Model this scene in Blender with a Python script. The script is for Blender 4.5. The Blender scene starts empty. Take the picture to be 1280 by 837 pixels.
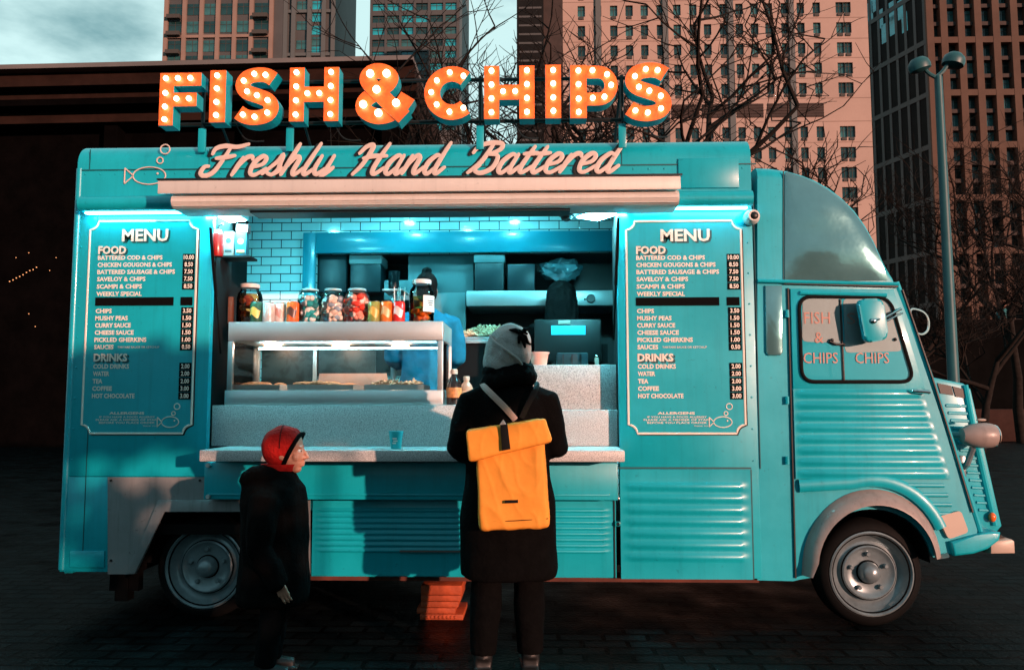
import bpy, bmesh, math, random
from mathutils import Vector, Matrix, noise
R = math.radians
random.seed(7)
SC = bpy.context.scene
COL = SC.collection

# ------------------------------------------------------------------ camera
CAM = Vector((0.0, -4.65, 1.265))
FPX = 1000.0
def _cam_matrix(p, y, r):
    cp, sp, cy, sy, cr, sr = math.cos(p), math.sin(p), math.cos(y), math.sin(y), math.cos(r), math.sin(r)
    W = Matrix(((1, 0, 0), (0, 0, -1), (0, 1, 0)))
    Ry = Matrix(((cy, 0, sy), (0, 1, 0), (-sy, 0, cy)))
    Rx = Matrix(((1, 0, 0), (0, cp, sp), (0, -sp, cp)))
    Rz = Matrix(((cr, -sr, 0), (sr, cr, 0), (0, 0, 1)))
    return Rz @ Rx @ Ry @ W
CM = _cam_matrix(R(4.85), R(1.69), R(-0.056))
camd = bpy.data.cameras.new('camera'); cam = bpy.data.objects.new('camera', camd); COL.objects.link(cam)
camd.sensor_width = 36; camd.sensor_fit = 'HORIZONTAL'; camd.lens = 36 * FPX / 1280
camd.clip_end = 2000; camd.clip_start = 0.05
mw = Matrix.Identity(4)
for i in range(3):
    mw[i][0] = CM[0][i]; mw[i][1] = -CM[1][i]; mw[i][2] = -CM[2][i]; mw[i][3] = CAM[i]
cam.matrix_world = mw
SC.camera = cam
def P(px, py, Y=0.0):
    """Where the photograph's pixel (1280 x 837) lies on the plane y = Y."""
    d = CM.transposed() @ Vector(((px - 640) / FPX, (py - 418.5) / FPX, 1.0))
    return CAM + d * ((Y - CAM.y) / d.y)
def X(px, Y=0.0, py=450): return P(px, py, Y).x
def Z(py, Y=0.0, px=600): return P(px, py, Y).z

# ------------------------------------------------------------------ sky, sun, exposure
SUN_EL, SUN_AZ = 7.5, 40.0          # the sun stands low behind the camera, to its right
sd = Vector((math.sin(R(SUN_AZ)) * math.cos(R(SUN_EL)), -math.cos(R(SUN_AZ)) * math.cos(R(SUN_EL)), math.sin(R(SUN_EL))))
W = bpy.data.worlds.new('World'); SC.world = W; W.use_nodes = True
nt = W.node_tree; N = nt.nodes; L = nt.links
bg = N['Background']
sky = N.new('ShaderNodeTexSky'); sky.sky_type = 'NISHITA'; sky.sun_disc = False
sky.sun_elevation = R(SUN_EL); sky.sun_rotation = math.atan2(sd.x, sd.y); sky.air_density = 1.0; sky.dust_density = 0.4; sky.ozone_density = 2.0
tint = N.new('ShaderNodeMix'); tint.data_type = 'RGBA'; tint.blend_type = 'MULTIPLY'; tint.inputs[0].default_value = 1
tint.inputs[7].default_value = (0.62, 1.0, 1.0, 1); L.new(sky.outputs[0], tint.inputs[6])
tc = N.new('ShaderNodeTexCoord'); mp = N.new('ShaderNodeMapping'); mp.inputs[3].default_value = (1.6, 1.6, 4.0); mp.inputs[1].default_value = (4.1, 2.22, 1.42)
L.new(tc.outputs['Generated'], mp.inputs[0])
nz = N.new('ShaderNodeTexNoise'); nz.inputs['Scale'].default_value = 1.7; nz.inputs['Detail'].default_value = 7; nz.inputs['Roughness'].default_value = .55
L.new(mp.outputs[0], nz.inputs[0])
def ramp(c0, c1):
    r = N.new('ShaderNodeValToRGB'); r.color_ramp.elements[0].position = .29; r.color_ramp.elements[1].position = .47
    r.color_ramp.elements[0].color = (*c0, 1); r.color_ramp.elements[1].color = (*c1, 1); L.new(nz.outputs[0], r.inputs[0]); return r
east = ramp((1.0, 3.0, 3.3), (8.0, 11.2, 11.0)); west = ramp((0.9, 2.6, 3.1), (3.0, 5.0, 5.5))   # bright clouds ahead, dim warm ones round the low sun
sx = N.new('ShaderNodeSeparateXYZ'); L.new(tc.outputs['Generated'], sx.inputs[0])
mr = N.new('ShaderNodeMapRange'); mr.inputs[1].default_value = -.25; mr.inputs[2].default_value = .55; L.new(sx.outputs['Y'], mr.inputs[0])
ew = N.new('ShaderNodeMix'); ew.data_type = 'RGBA'; L.new(mr.outputs[0], ew.inputs[0]); L.new(west.outputs[0], ew.inputs[6]); L.new(east.outputs[0], ew.inputs[7])
cm = N.new('ShaderNodeMix'); cm.data_type = 'RGBA'; cm.inputs[0].default_value = .82
L.new(tint.outputs[2], cm.inputs[6]); L.new(ew.outputs[2], cm.inputs[7])
L.new(cm.outputs[2], bg.inputs[0]); bg.inputs[1].default_value = 0.06
sl = bpy.data.lights.new('sun', 'SUN'); so = bpy.data.objects.new('sun', sl); COL.objects.link(so)
sl.energy = 3.3; sl.angle = R(0.8); sl.color = (1.0, 0.54, 0.40)
so.rotation_euler = sd.to_track_quat('Z', 'Y').to_euler(); so.location = sd * 30
SC.view_settings.view_transform = 'Standard'; SC.view_settings.look = 'None'; SC.view_settings.gamma = 1
SC.view_settings.use_curve_mapping = False; SC.view_settings.exposure = 0.7
SC.cycles.use_denoising = True
SC.cycles.max_bounces = 7; SC.cycles.transparent_max_bounces = 12; SC.cycles.caustics_reflective = False; SC.cycles.caustics_refractive = False
SC.cycles.sample_clamp_indirect = 6

# ------------------------------------------------------------------ materials
def mat(name, col, rough=.5, metal=0., coat=0., spec=.5, vary=0., vscale=6., bump=0., bscale=30., emit=None, estr=0., rvary=0., stain=0.):
    m = bpy.data.materials.new(name); m.use_nodes = True
    t = m.node_tree; b = t.nodes['Principled BSDF']
    b.inputs['Base Color'].default_value = (*col, 1); b.inputs['Roughness'].default_value = rough
    b.inputs['Metallic'].default_value = metal; b.inputs['Coat Weight'].default_value = coat
    b.inputs['Coat Roughness'].default_value = .08
    b.inputs['Specular IOR Level'].default_value = spec
    if emit: b.inputs['Emission Color'].default_value = (*emit, 1); b.inputs['Emission Strength'].default_value = estr
    co = t.nodes.new('ShaderNodeTexCoord')
    if vary:
        n = t.nodes.new('ShaderNodeTexNoise'); n.inputs['Scale'].default_value = vscale; n.inputs['Detail'].default_value = 6; n.inputs['Roughness'].default_value = .65
        t.links.new(co.outputs['Object'], n.inputs[0])
        r = t.nodes.new('ShaderNodeValToRGB'); r.color_ramp.elements[0].position = .3; r.color_ramp.elements[1].position = .7
        r.color_ramp.elements[0].color = (*[c * (1 - vary) for c in col], 1); r.color_ramp.elements[1].color = (*[min(1, c * (1 + vary)) for c in col], 1)
        t.links.new(n.outputs[0], r.inputs[0]); last = r.outputs[0]
        t.links.new(last, b.inputs['Base Color'])
        if rvary:
            mr = t.nodes.new('ShaderNodeMapRange'); mr.inputs[3].default_value = max(0, rough - rvary); mr.inputs[4].default_value = rough + rvary
            t.links.new(n.outputs[0], mr.inputs[0]); t.links.new(mr.outputs[0], b.inputs['Roughness'])
    if bump:
        n2 = t.nodes.new('ShaderNodeTexNoise'); n2.inputs['Scale'].default_value = bscale; n2.inputs['Detail'].default_value = 4
        t.links.new(co.outputs['Object'], n2.inputs[0])
        bp = t.nodes.new('ShaderNodeBump'); bp.inputs['Strength'].default_value = bump; bp.inputs['Distance'].default_value = .02
        t.links.new(n2.outputs[0], bp.inputs['Height']); t.links.new(bp.outputs[0], b.inputs['Normal'])
    return m
def glass(name, col=(1, 1, 1), refl=1.0, rough=.02):
    m = bpy.data.materials.new(name); m.use_nodes = True; t = m.node_tree
    for n in list(t.nodes): t.nodes.remove(n)
    o = t.nodes.new('ShaderNodeOutputMaterial'); mx = t.nodes.new('ShaderNodeMixShader'); tr = t.nodes.new('ShaderNodeBsdfTransparent'); gl = t.nodes.new('ShaderNodeBsdfGlossy')
    fr = t.nodes.new('ShaderNodeFresnel'); fr.inputs[0].default_value = 1.45 + .4 * (refl - 1)
    tr.inputs[0].default_value = (*col, 1); gl.inputs['Roughness'].default_value = rough
    t.links.new(fr.outputs[0], mx.inputs[0]); t.links.new(tr.outputs[0], mx.inputs[1]); t.links.new(gl.outputs[0], mx.inputs[2]); t.links.new(mx.outputs[0], o.inputs[0])
    return m
def brick_mat(name, c1, c2, mortar, bw, bh, ms, rough, plane='XY', bump=.3, offset=.5, vary=.25, spec=.5, smooth=.1, rvary=0.):
    m = bpy.data.materials.new(name); m.use_nodes = True; t = m.node_tree; b = t.nodes['Principled BSDF']
    co = t.nodes.new('ShaderNodeTexCoord'); mpn = t.nodes.new('ShaderNodeMapping')
    if plane == 'XZ': mpn.inputs[2].default_value = (R(-90), 0, 0)
    t.links.new(co.outputs['Object'], mpn.inputs[0])
    br = t.nodes.new('ShaderNodeTexBrick'); br.offset = offset; br.inputs['Scale'].default_value = 1
    br.inputs['Brick Width'].default_value = bw; br.inputs['Row Height'].default_value = bh; br.inputs['Mortar Size'].default_value = ms; br.inputs['Mortar Smooth'].default_value = smooth
    br.inputs['Color1'].default_value = (*c1, 1); br.inputs['Color2'].default_value = (*c2, 1); br.inputs['Mortar'].default_value = (*mortar, 1)
    t.links.new(mpn.outputs[0], br.inputs[0])
    n = t.nodes.new('ShaderNodeTexNoise'); n.inputs['Scale'].default_value = 2.5; n.inputs['Detail'].default_value = 8; t.links.new(co.outputs['Object'], n.inputs[0])
    mr = t.nodes.new('ShaderNodeMapRange'); mr.inputs[1].default_value = .3; mr.inputs[2].default_value = .7; mr.inputs[3].default_value = 1 - vary; mr.inputs[4].default_value = 1 + vary
    t.links.new(n.outputs[0], mr.inputs[0])
    mx = t.nodes.new('ShaderNodeMix'); mx.data_type = 'RGBA'; mx.blend_type = 'MULTIPLY'; mx.inputs[0].default_value = 1
    t.links.new(br.outputs[0], mx.inputs[6]); t.links.new(mr.outputs[0], mx.inputs[7]); t.links.new(mx.outputs[2], b.inputs['Base Color'])
    bp = t.nodes.new('ShaderNodeBump'); bp.inputs['Strength'].default_value = bump; bp.inputs['Distance'].default_value = .01; bp.invert = True
    ad = t.nodes.new('ShaderNodeMath'); ad.operation = 'MULTIPLY_ADD'; ad.inputs[1].default_value = .5
    n3 = t.nodes.new('ShaderNodeTexNoise'); n3.inputs['Scale'].default_value = 45; n3.inputs['Detail'].default_value = 4; t.links.new(co.outputs['Object'], n3.inputs[0])
    t.links.new(n3.outputs[0], ad.inputs[0]); t.links.new(br.outputs['Fac'], ad.inputs[2])
    t.links.new(ad.outputs[0] if rvary else br.outputs['Fac'], bp.inputs['Height']); t.links.new(bp.outputs[0], b.inputs['Normal'])
    b.inputs['Roughness'].default_value = rough; b.inputs['Specular IOR Level'].default_value = spec
    if rvary:
        m2 = t.nodes.new('ShaderNodeMapRange'); m2.inputs[1].default_value = .35; m2.inputs[2].default_value = .65; m2.inputs[3].default_value = rough - rvary; m2.inputs[4].default_value = rough + rvary
        t.links.new(n.outputs[0], m2.inputs[0]); t.links.new(m2.outputs[0], b.inputs['Roughness'])
    return m
M = {}
TEAL = (0.003, 0.39, 0.475)
M['teal'] = mat('teal_paint', TEAL, .36, coat=.18, vary=.13, vscale=1.7, bump=.06, bscale=5, rvary=.14)
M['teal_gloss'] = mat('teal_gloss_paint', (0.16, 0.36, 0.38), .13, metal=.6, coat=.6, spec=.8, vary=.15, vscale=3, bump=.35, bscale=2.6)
M['teal_dark'] = mat('teal_seam', (0.004, 0.075, 0.085), .5)
M['teal_inner'] = mat('blue_frame_paint', (0.006, 0.27, 0.36), .3, coat=.3, vary=.05)
M['white'] = mat('cream_white_paint', (.66, .60, .55), .42, vary=.05, vscale=4, bump=.02)
M['lettering'] = mat('pale_pink_lettering', (.68, .53, .47), .45, vary=.05, vscale=9)
M['menutext'] = mat('menu_lettering', (.82, .74, .64), .5)
M['arch'] = mat('grey_panel_paint', (.21, .222, .225), .45, vary=.12, vscale=5, bump=.04)
M['fender'] = mat('fender_paint', (.30, .245, .225), .38, vary=.10, vscale=6, bump=.03)
M['cream'] = mat('cream_patch', (.48, .37, .30), .4, vary=.06)
M['black'] = mat('black_paint', (.006, .006, .006), .45)
M['plate'] = mat('black_price_plate', (.004, .004, .004), .8, spec=.05)
M['rubber'] = mat('black_rubber', (.0045, .0045, .0045), .75, spec=.15, vary=.3, vscale=12)
M['under'] = mat('underbody_black', (.008, .007, .007), .85, spec=.1)
M['rail_sun'] = mat('sun_reddened_rail', (.10, .025, .015), .8, vary=.4)  # dull red stands in for low sunlight on the chassis rail
M['steel'] = mat('brushed_steel', (.66, .69, .69), .36, metal=.75, vary=.08, vscale=3, bump=.03, bscale=60)
M['rim'] = mat('painted_rim', (.20, .26, .28), .28, metal=.35, vary=.3, vscale=7)
M['chrome'] = mat('chrome', (.75, .73, .70), .12, metal=1.)
M['tile'] = brick_mat('metro_tiles', (.62, .80, .80), (.56, .74, .76), (.02, .035, .04), .152, .066, .0035, .12, 'XZ', .35, .5, .06)
M['granite'] = None
M['glass'] = glass('thin_glass')
M['case_glass'] = glass('case_glass', (.93, .98, .98), 1.15)
M['bulb'] = mat('bulb_glow', (1, .8, .6), .3, emit=(1.0, .70, .46), estr=6.0)
M['letter'] = mat('orange_letter_glow', (.85, .13, .02), .38, emit=(1.0, .13, .012), estr=.12, vary=.35, vscale=22, bump=.1, bscale=40)  # glow put into the faces for the light of the bulbs
M['lamp'] = mat('lamp_tube_glow', (.8, 1, 1), .4, emit=(.17, .86, 1.0), estr=210.0)
M['down'] = mat('downlight_glow', (.8, 1, 1), .4, emit=(.15, .84, 1.0), estr=255.0)
M['screen'] = mat('screen_glow', (.0, .3, .5), .3, emit=(.02, .55, .75), estr=.8)
M['blackcloth'] = mat('black_wool', (.0028, .0026, .0026), .95, spec=.05, vary=.3, vscale=18, bump=.25, bscale=60)
M['darkjeans'] = mat('dark_denim', (.0022, .003, .0036), .95, spec=.04, vary=.3, vscale=15)
M['shoe'] = mat('black_leather', (.008, .008, .008), .5)
M['skin'] = mat('skin', (.46, .21, .14), .5, vary=.06, vscale=14)
M['hair'] = mat('dark_hair', (.004, .003, .0028), .7, spec=.08, bump=.3, bscale=50)
M['greyknit'] = mat('grey_knit', (.36, .35, .335), .95, spec=.1, vary=.12, vscale=12, bump=.35, bscale=110)
M['redknit'] = mat('red_knit', (.38, .012, .010), .9, spec=.1, vary=.28, vscale=12, bump=.4, bscale=70)
M['darkred'] = mat('dark_red_trim', (.07, .006, .005), .9, spec=.1, bump=.3, bscale=70)
M['bag'] = mat('orange_yellow_canvas', (.78, .30, .04), .68, spec=.2, vary=.12, vscale=6, bump=.35, bscale=7)
M['bluejacket'] = mat('blue_overall', (.008, .15, .26), .85, spec=.15, vary=.18, vscale=9, bump=.3, bscale=18)
def granite():
    m = mat('speckled_granite', (.45, .45, .44), .35); t = m.node_tree; b = t.nodes['Principled BSDF']; co = t.nodes.new('ShaderNodeTexCoord')
    n = t.nodes.new('ShaderNodeTexNoise'); n.inputs['Scale'].default_value = 230; n.inputs['Detail'].default_value = 3; n.inputs['Roughness'].default_value = .8
    t.links.new(co.outputs['Object'], n.inputs[0]); r = t.nodes.new('ShaderNodeValToRGB'); e = r.color_ramp.elements
    e[0].position = .36; e[0].color = (.09, .10, .10, 1); e[1].position = .62; e[1].color = (.66, .66, .65, 1)
    k = r.color_ramp.elements.new(.46); k.color = (.40, .41, .41, 1)
    t.links.new(n.outputs[0], r.inputs[0]); t.links.new(r.outputs[0], b.inputs['Base Color']); return m
M['granite'] = granite()

def weather(m, amt=.15):
    """rain streaks and scuffs: thin vertical darker runs in the paint."""
    t = m.node_tree; b = t.nodes['Principled BSDF']; src = b.inputs['Base Color'].links[0].from_socket
    co = t.nodes.new('ShaderNodeTexCoord'); mp = t.nodes.new('ShaderNodeMapping'); mp.inputs[3].default_value = (14, 14, .7); t.links.new(co.outputs['Object'], mp.inputs[0])
    n = t.nodes.new('ShaderNodeTexNoise'); n.inputs['Scale'].default_value = 1.6; n.inputs['Detail'].default_value = 8; n.inputs['Roughness'].default_value = .7; t.links.new(mp.outputs[0], n.inputs[0])
    n2 = t.nodes.new('ShaderNodeTexNoise'); n2.inputs['Scale'].default_value = 38; n2.inputs['Detail'].default_value = 5; t.links.new(co.outputs['Object'], n2.inputs[0])
    r = t.nodes.new('ShaderNodeMapRange'); r.inputs[1].default_value = .50; r.inputs[2].default_value = .72; r.inputs[3].default_value = 1; r.inputs[4].default_value = 1 - amt; t.links.new(n.outputs[0], r.inputs[0])
    r2 = t.nodes.new('ShaderNodeMapRange'); r2.inputs[1].default_value = .66; r2.inputs[2].default_value = .74; r2.inputs[3].default_value = 1; r2.inputs[4].default_value = 1 - amt * 1.6; t.links.new(n2.outputs[0], r2.inputs[0])
    mu = t.nodes.new('ShaderNodeMath'); mu.operation = 'MULTIPLY'; t.links.new(r.outputs[0], mu.inputs[0]); t.links.new(r2.outputs[0], mu.inputs[1])
    mx = t.nodes.new('ShaderNodeMix'); mx.data_type = 'RGBA'; mx.blend_type = 'MULTIPLY'; mx.inputs[0].default_value = 1
    t.links.new(src, mx.inputs[6]); t.links.new(mu.outputs[0], mx.inputs[7]); t.links.new(mx.outputs[2], b.inputs['Base Color'])
weather(M['teal']); weather(M['arch'], .3); weather(M['white'], .10); weather(M['fender'], .3);

# ------------------------------------------------------------------ mesh helpers
class MB:
    def __init__(s): s.v = []; s.f = []; s.m = []; s.sm = []
    def add(s, vs, fs, mi=0, smooth=False):
        o = len(s.v); s.v += [tuple(v) for v in vs]
        for f in fs: s.f.append(tuple(o + i for i in f)); s.m.append(mi); s.sm.append(smooth)
        return s
    def box(s, x0, x1, y0, y1, z0, z1, mi=0, bev=0., seg=2):
        if x0 > x1: x0, x1 = x1, x0
        if z0 > z1: z0, z1 = z1, z0
        if y0 > y1: y0, y1 = y1, y0
        if bev:
            bm = bmesh.new(); bmesh.ops.create_cube(bm, size=1)
            for v in bm.verts: v.co = ((x0 + x1) / 2 + v.co.x * (x1 - x0), (y0 + y1) / 2 + v.co.y * (y1 - y0), (z0 + z1) / 2 + v.co.z * (z1 - z0))
            bmesh.ops.bevel(bm, geom=bm.edges[:], offset=min(bev, .49 * min(x1 - x0, y1 - y0, z1 - z0)), segments=seg, affect='EDGES', profile=.5)
            return s.bm(bm, mi, True)
        vs = [(x, y, z) for z in (z0, z1) for y in (y0, y1) for x in (x0, x1)]
        return s.add(vs, [(0, 2, 3, 1), (4, 5, 7, 6), (0, 1, 5, 4), (2, 6, 7, 3), (0, 4, 6, 2), (1, 3, 7, 5)], mi)
    def bm(s, bm, mi=0, smooth=False):
        bm.verts.index_update(); s.add([v.co for v in bm.verts], [[v.index for v in f.verts] for f in bm.faces], mi, smooth); bm.free(); return s
    def prism(s, poly, y0, y1, mi=0, mside=None, bev=0., seg=2):
        """poly: (x, z) outline, extruded from y0 (near the camera) to y1."""
        ms = mi if mside is None else mside
        a = sum(p[0] * q[1] - q[0] * p[1] for p, q in zip(poly, poly[1:] + poly[:1]))
        if a < 0: poly = poly[::-1]
        n = len(poly)
        if bev:
            bm = bmesh.new(); A = [bm.verts.new((p[0], y0, p[1])) for p in poly]; B = [bm.verts.new((p[0], y1, p[1])) for p in poly]
            f = bm.faces.new(A); bm.faces.new(B[::-1])
            for i in range(n): bm.faces.new((A[i], B[i], B[(i + 1) % n], A[(i + 1) % n]))
            bmesh.ops.bevel(bm, geom=[e for e in f.edges], offset=bev, segments=seg, affect='EDGES', profile=.5)
            bmesh.ops.recalc_face_normals(bm, faces=bm.faces)
            return s.bm(bm, mi, True)
        s.add([(p[0], y0, p[1]) for p in poly], [tuple(range(n))], mi)
        s.add([(p[0], y1, p[1]) for p in poly], [tuple(range(n))[::-1]], ms)
        vs = [(p[0], y0, p[1]) for p in poly] + [(p[0], y1, p[1]) for p in poly]
        s.add(vs, [(i, i + n, (i + 1) % n + n, (i + 1) % n) for i in range(n)], ms)
        return s
    def tube(s, pts, rad, n=8, mi=0, closed=False, flat=None, cap=True):
        """swept circle; flat=(axis vector, factor) squeezes the section along one axis."""
        pts = [Vector(p) for p in pts]; k = len(pts)
        rr = rad if isinstance(rad, (list, tuple)) else [rad] * k
        vs = []; prev = None
        for i, p in enumerate(pts):
            if closed: t = pts[(i + 1) % k] - pts[i - 1]
            else: t = pts[min(i + 1, k - 1)] - pts[max(i - 1, 0)]
            if t.length < 1e-9: t = Vector((0, 0, 1))
            t.normalize()
            if prev is None:
                u = t.cross(Vector((0, 1, 0)) if abs(t.y) < .9 else Vector((1, 0, 0))).normalized()
            else:
                u = (prev - t * prev.dot(t)); u = u.normalized() if u.length > 1e-6 else t.orthogonal().normalized()
            prev = u; w = t.cross(u)
            for j in range(n):
                a = 2 * math.pi * j / n; o = u * math.cos(a) * rr[i] + w * math.sin(a) * rr[i]
                if flat: ax, fc = flat; o = o - ax * o.dot(ax) * (1 - fc)
                vs.append(p + o)
        fs = []
        for i in range(k if closed else k - 1):
            i2 = (i + 1) % k
            for j in range(n): fs.append((i * n + j, i * n + (j + 1) % n, i2 * n + (j + 1) % n, i2 * n + j))
        if cap and not closed: fs += [tuple(range(n))[::-1], tuple(range((k - 1) * n, k * n))]
        return s.add(vs, fs, mi, True)
    def lathe(s, prof, c, axis='Z', n=32, mi=0, cap=True):
        """prof: list of (radius, along axis)."""
        c = Vector(c); vs = []; fs = []
        for r, h in prof:
            for j in range(n):
                a = 2 * math.pi * j / n; x, y = r * math.cos(a), r * math.sin(a)
                vs.append(c + Vector({'Z': (x, y, h), 'Y': (x, h, y), 'X': (h, x, y)}[axis]))
        k = len(prof)
        for i in range(k - 1):
            for j in range(n):
                q = (i * n + j, i * n + (j + 1) % n, (i + 1) * n + (j + 1) % n, (i + 1) * n + j)
                fs.append(q[::-1] if axis == 'Y' else q)
        if cap: fs.append(tuple(range(n))); fs.append(tuple(range((k - 1) * n, k * n))[::-1])
        return s.add(vs, fs, mi, True)
    def ball(s, c, rx, ry=None, rz=None, n=12, mi=0):
        ry = rx if ry is None else ry; rz = rx if rz is None else rz
        bm = bmesh.new(); bmesh.ops.create_uvsphere(bm, u_segments=n, v_segments=max(6, n * 2 // 3), radius=1)
        for v in bm.verts: v.co = Vector(c) + Vector((v.co.x * rx, v.co.y * ry, v.co.z * rz))
        return s.bm(bm, mi, True)
    def loft(s, rings, n=20, mi=0):
        """rings: (cx, cy, cz, rx, ry), bottom to top."""
        vs = []; fs = []
        for cx, cy, cz, rx, ry in rings:
            for j in range(n):
                a = 2 * math.pi * j / n; vs.append((cx + rx * math.cos(a), cy + ry * math.sin(a), cz))
        k = len(rings)
        for i in range(k - 1):
            for j in range(n): fs.append((i * n + j, i * n + (j + 1) % n, (i + 1) * n + (j + 1) % n, (i + 1) * n + j))
        fs += [tuple(range(n))[::-1], tuple(range((k - 1) * n, k * n))]
        return s.add(vs, fs, mi, True)
    def build(s, name, mats, parent=None, loc=None, sharp=True):
        me = bpy.data.meshes.new(name); me.from_pydata(s.v, [], s.f)
        if not isinstance(mats, (list, tuple)): mats = [mats]
        for m in mats: me.materials.append(m)
        me.polygons.foreach_set('material_index', s.m); me.polygons.foreach_set('use_smooth', s.sm)
        me.validate(clean_customdata=False); me.update()
        if any(s.sm) and sharp: me.set_sharp_from_angle(angle=R(38))
        o = bpy.data.objects.new(name, me); COL.objects.link(o)
        link(o, parent, loc); return o
def link(o, parent=None, loc=None):
    """mesh data is in world space: move the origin to loc and/or parent without moving the shape."""
    if loc is not None:
        o.data.transform(Matrix.Translation(-Vector(loc))); o.location = loc
    if parent is not None:
        o.parent = parent; off = Vector((0, 0, 0)); q = parent
        while q is not None: off += q.location; q = q.parent
        o.location = Vector(o.location) - off
def tag(o, label, cat, group=None):
    o['label'] = label; o['category'] = cat
    if group: o['group'] = group
    return o
def thing(name, label, cat, loc=(0, 0, 0), group=None):
    o = bpy.data.objects.new(name, None); COL.objects.link(o); o.location = loc; o.empty_display_size = .1
    return tag(o, label, cat, group)
def struct(o): o['kind'] = 'structure'; return o
def remesh(mb, name, m, vox, smooth=4, parent=None, loc=None, wrinkle=0., wscale=8.):
    o = mb.build('temporary', m, sharp=False)
    r = o.modifiers.new('r', 'REMESH'); r.mode = 'VOXEL'; r.voxel_size = vox; r.use_smooth_shade = True
    if smooth: sm = o.modifiers.new('s', 'SMOOTH'); sm.iterations = smooth; sm.factor = .5
    dg = bpy.context.evaluated_depsgraph_get(); me = bpy.data.meshes.new_from_object(o.evaluated_get(dg))
    old = o.data; bpy.data.objects.remove(o); bpy.data.meshes.remove(old)
    if wrinkle:
        me.update(); nn = [v.normal.copy() for v in me.vertices]
        for v, q in zip(me.vertices, nn):
            c = Vector(v.co) * wscale; c.z *= .55
            v.co = v.co + q * wrinkle * (noise.noise(c) + .5 * noise.noise(c * 2.3))
    me.name = name
    me.polygons.foreach_set('use_smooth', [True] * len(me.polygons))
    ob = bpy.data.objects.new(name, me); COL.objects.link(ob); link(ob, parent, loc); return ob
def spline(pts, sub=6, closed=False):
    pts = [Vector(p) for p in pts]; out = []; n = len(pts)
    for i in range(n if closed else n - 1):
        if closed: p0, p1, p2, p3 = pts[i - 1], pts[i], pts[(i + 1) % n], pts[(i + 2) % n]
        else: p0, p1, p2, p3 = pts[max(i - 1, 0)], pts[i], pts[i + 1], pts[min(i + 2, n - 1)]
        for k in range(sub):
            t = k / sub; out.append(.5 * ((2 * p1) + (p2 - p0) * t + (2 * p0 - 5 * p1 + 4 * p2 - p3) * t * t + (3 * p1 - p0 - 3 * p2 + p3) * t ** 3))
    if not closed: out.append(pts[-1])
    return out
def text(mb, s, x0, x1, z0, z1, y, depth=.003, bold=.02, mi=0):
    """letters fitted into the rectangle x0..x1, z0..z1 on the plane y, facing the camera."""
    cu = bpy.data.curves.new('t', 'FONT'); cu.body = s; cu.extrude = 0; cu.offset = bold; cu.resolution_u = 2
    o = bpy.data.objects.new('t', cu); COL.objects.link(o)
    dg = bpy.context.evaluated_depsgraph_get(); me = bpy.data.meshes.new_from_object(o.evaluated_get(dg))
    vs = [v.co.copy() for v in me.vertices]; fs = [tuple(p.vertices) for p in me.polygons]
    bpy.data.objects.remove(o); bpy.data.curves.remove(cu); bpy.data.meshes.remove(me)
    ax, bx = min(v.x for v in vs), max(v.x for v in vs); ay, by = min(v.y for v in vs), max(v.y for v in vs)
    q = [(x0 + (v.x - ax) / (bx - ax) * (x1 - x0), y, z0 + (v.y - ay) / (by - ay) * (z1 - z0)) for v in vs]
    mb.add(q, fs, mi)
def strips(mb, rows, mi=0, m=.04):
    """corrugated sheet: rows of (z, x left, x right, y offset, y base)."""
    vs = []; n = 6
    for z, xl, xr, dy, yb in rows:
        for x, k in ((xl, 0), (xl + m, 0), (xl + m + .025, 1), (xr - m - .025, 1), (xr - m, 0), (xr, 0)): vs.append((x, yb - dy * k, z))
    fs = [(i * n + j, i * n + j + 1, (i + 1) * n + j + 1, (i + 1) * n + j) for i in range(len(rows) - 1) for j in range(n - 1)]
    mb.add(vs, fs, mi, True)
def corrugated(mb, xlf, xrf, z0, z1, ridges, amp, yb, m=.04, zc0=None, zc1=None, mi=0):
    """sheet from z0 to z1 whose ridges lie between zc0 and zc1."""
    zc0 = z0 if zc0 is None else zc0; zc1 = z1 if zc1 is None else zc1
    rows = []
    if zc0 > z0: rows.append((z0, xlf(z0), xrf(z0), 0, yb))
    per = 8
    for i in range(ridges * per + 1):
        z = zc0 + (zc1 - zc0) * i / (ridges * per); rows.append((z, xlf(z), xrf(z), amp * .5 * (1 - math.cos(2 * math.pi * i / per)), yb))
    if zc1 < z1: rows.append((z1, xlf(z1), xrf(z1), 0, yb))
    strips(mb, rows, mi, m)
    # back and rim so that the sheet has thickness
    zs = [r[0] for r in rows]; lo, hi = zs[0], zs[-1]
    pl = [(xlf(z), z) for z in zs] + [(xrf(z), z) for z in zs[::-1]]
    vs = [(p[0], yb, p[1]) for p in pl] + [(p[0], yb + .012, p[1]) for p in pl]; n = len(pl)
    mb.add(vs, [(i, (i + 1) % n, (i + 1) % n + n, i + n) for i in range(n)], mi)
def copy_part(src, parent, delta):
    c = src.copy(); COL.objects.link(c); c.parent = parent; c.location = Vector(src.location) + Vector(delta); return c

# ================================================================== SETTING
M['paving'] = brick_mat('dark_setts', (.0018, .003, .0033), (.0062, .009, .0097), (.0001, .0001, .0001), .24, .12, .013, .5, 'XY', 1., .5, .5, .05, .15, .15)
g = MB(); g.add([(-900, -900, 0), (900, -900, 0), (900, 900, 0), (-900, 900, 0)], [(0, 1, 2, 3)])
struct(g.build('ground', M['paving']))
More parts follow.
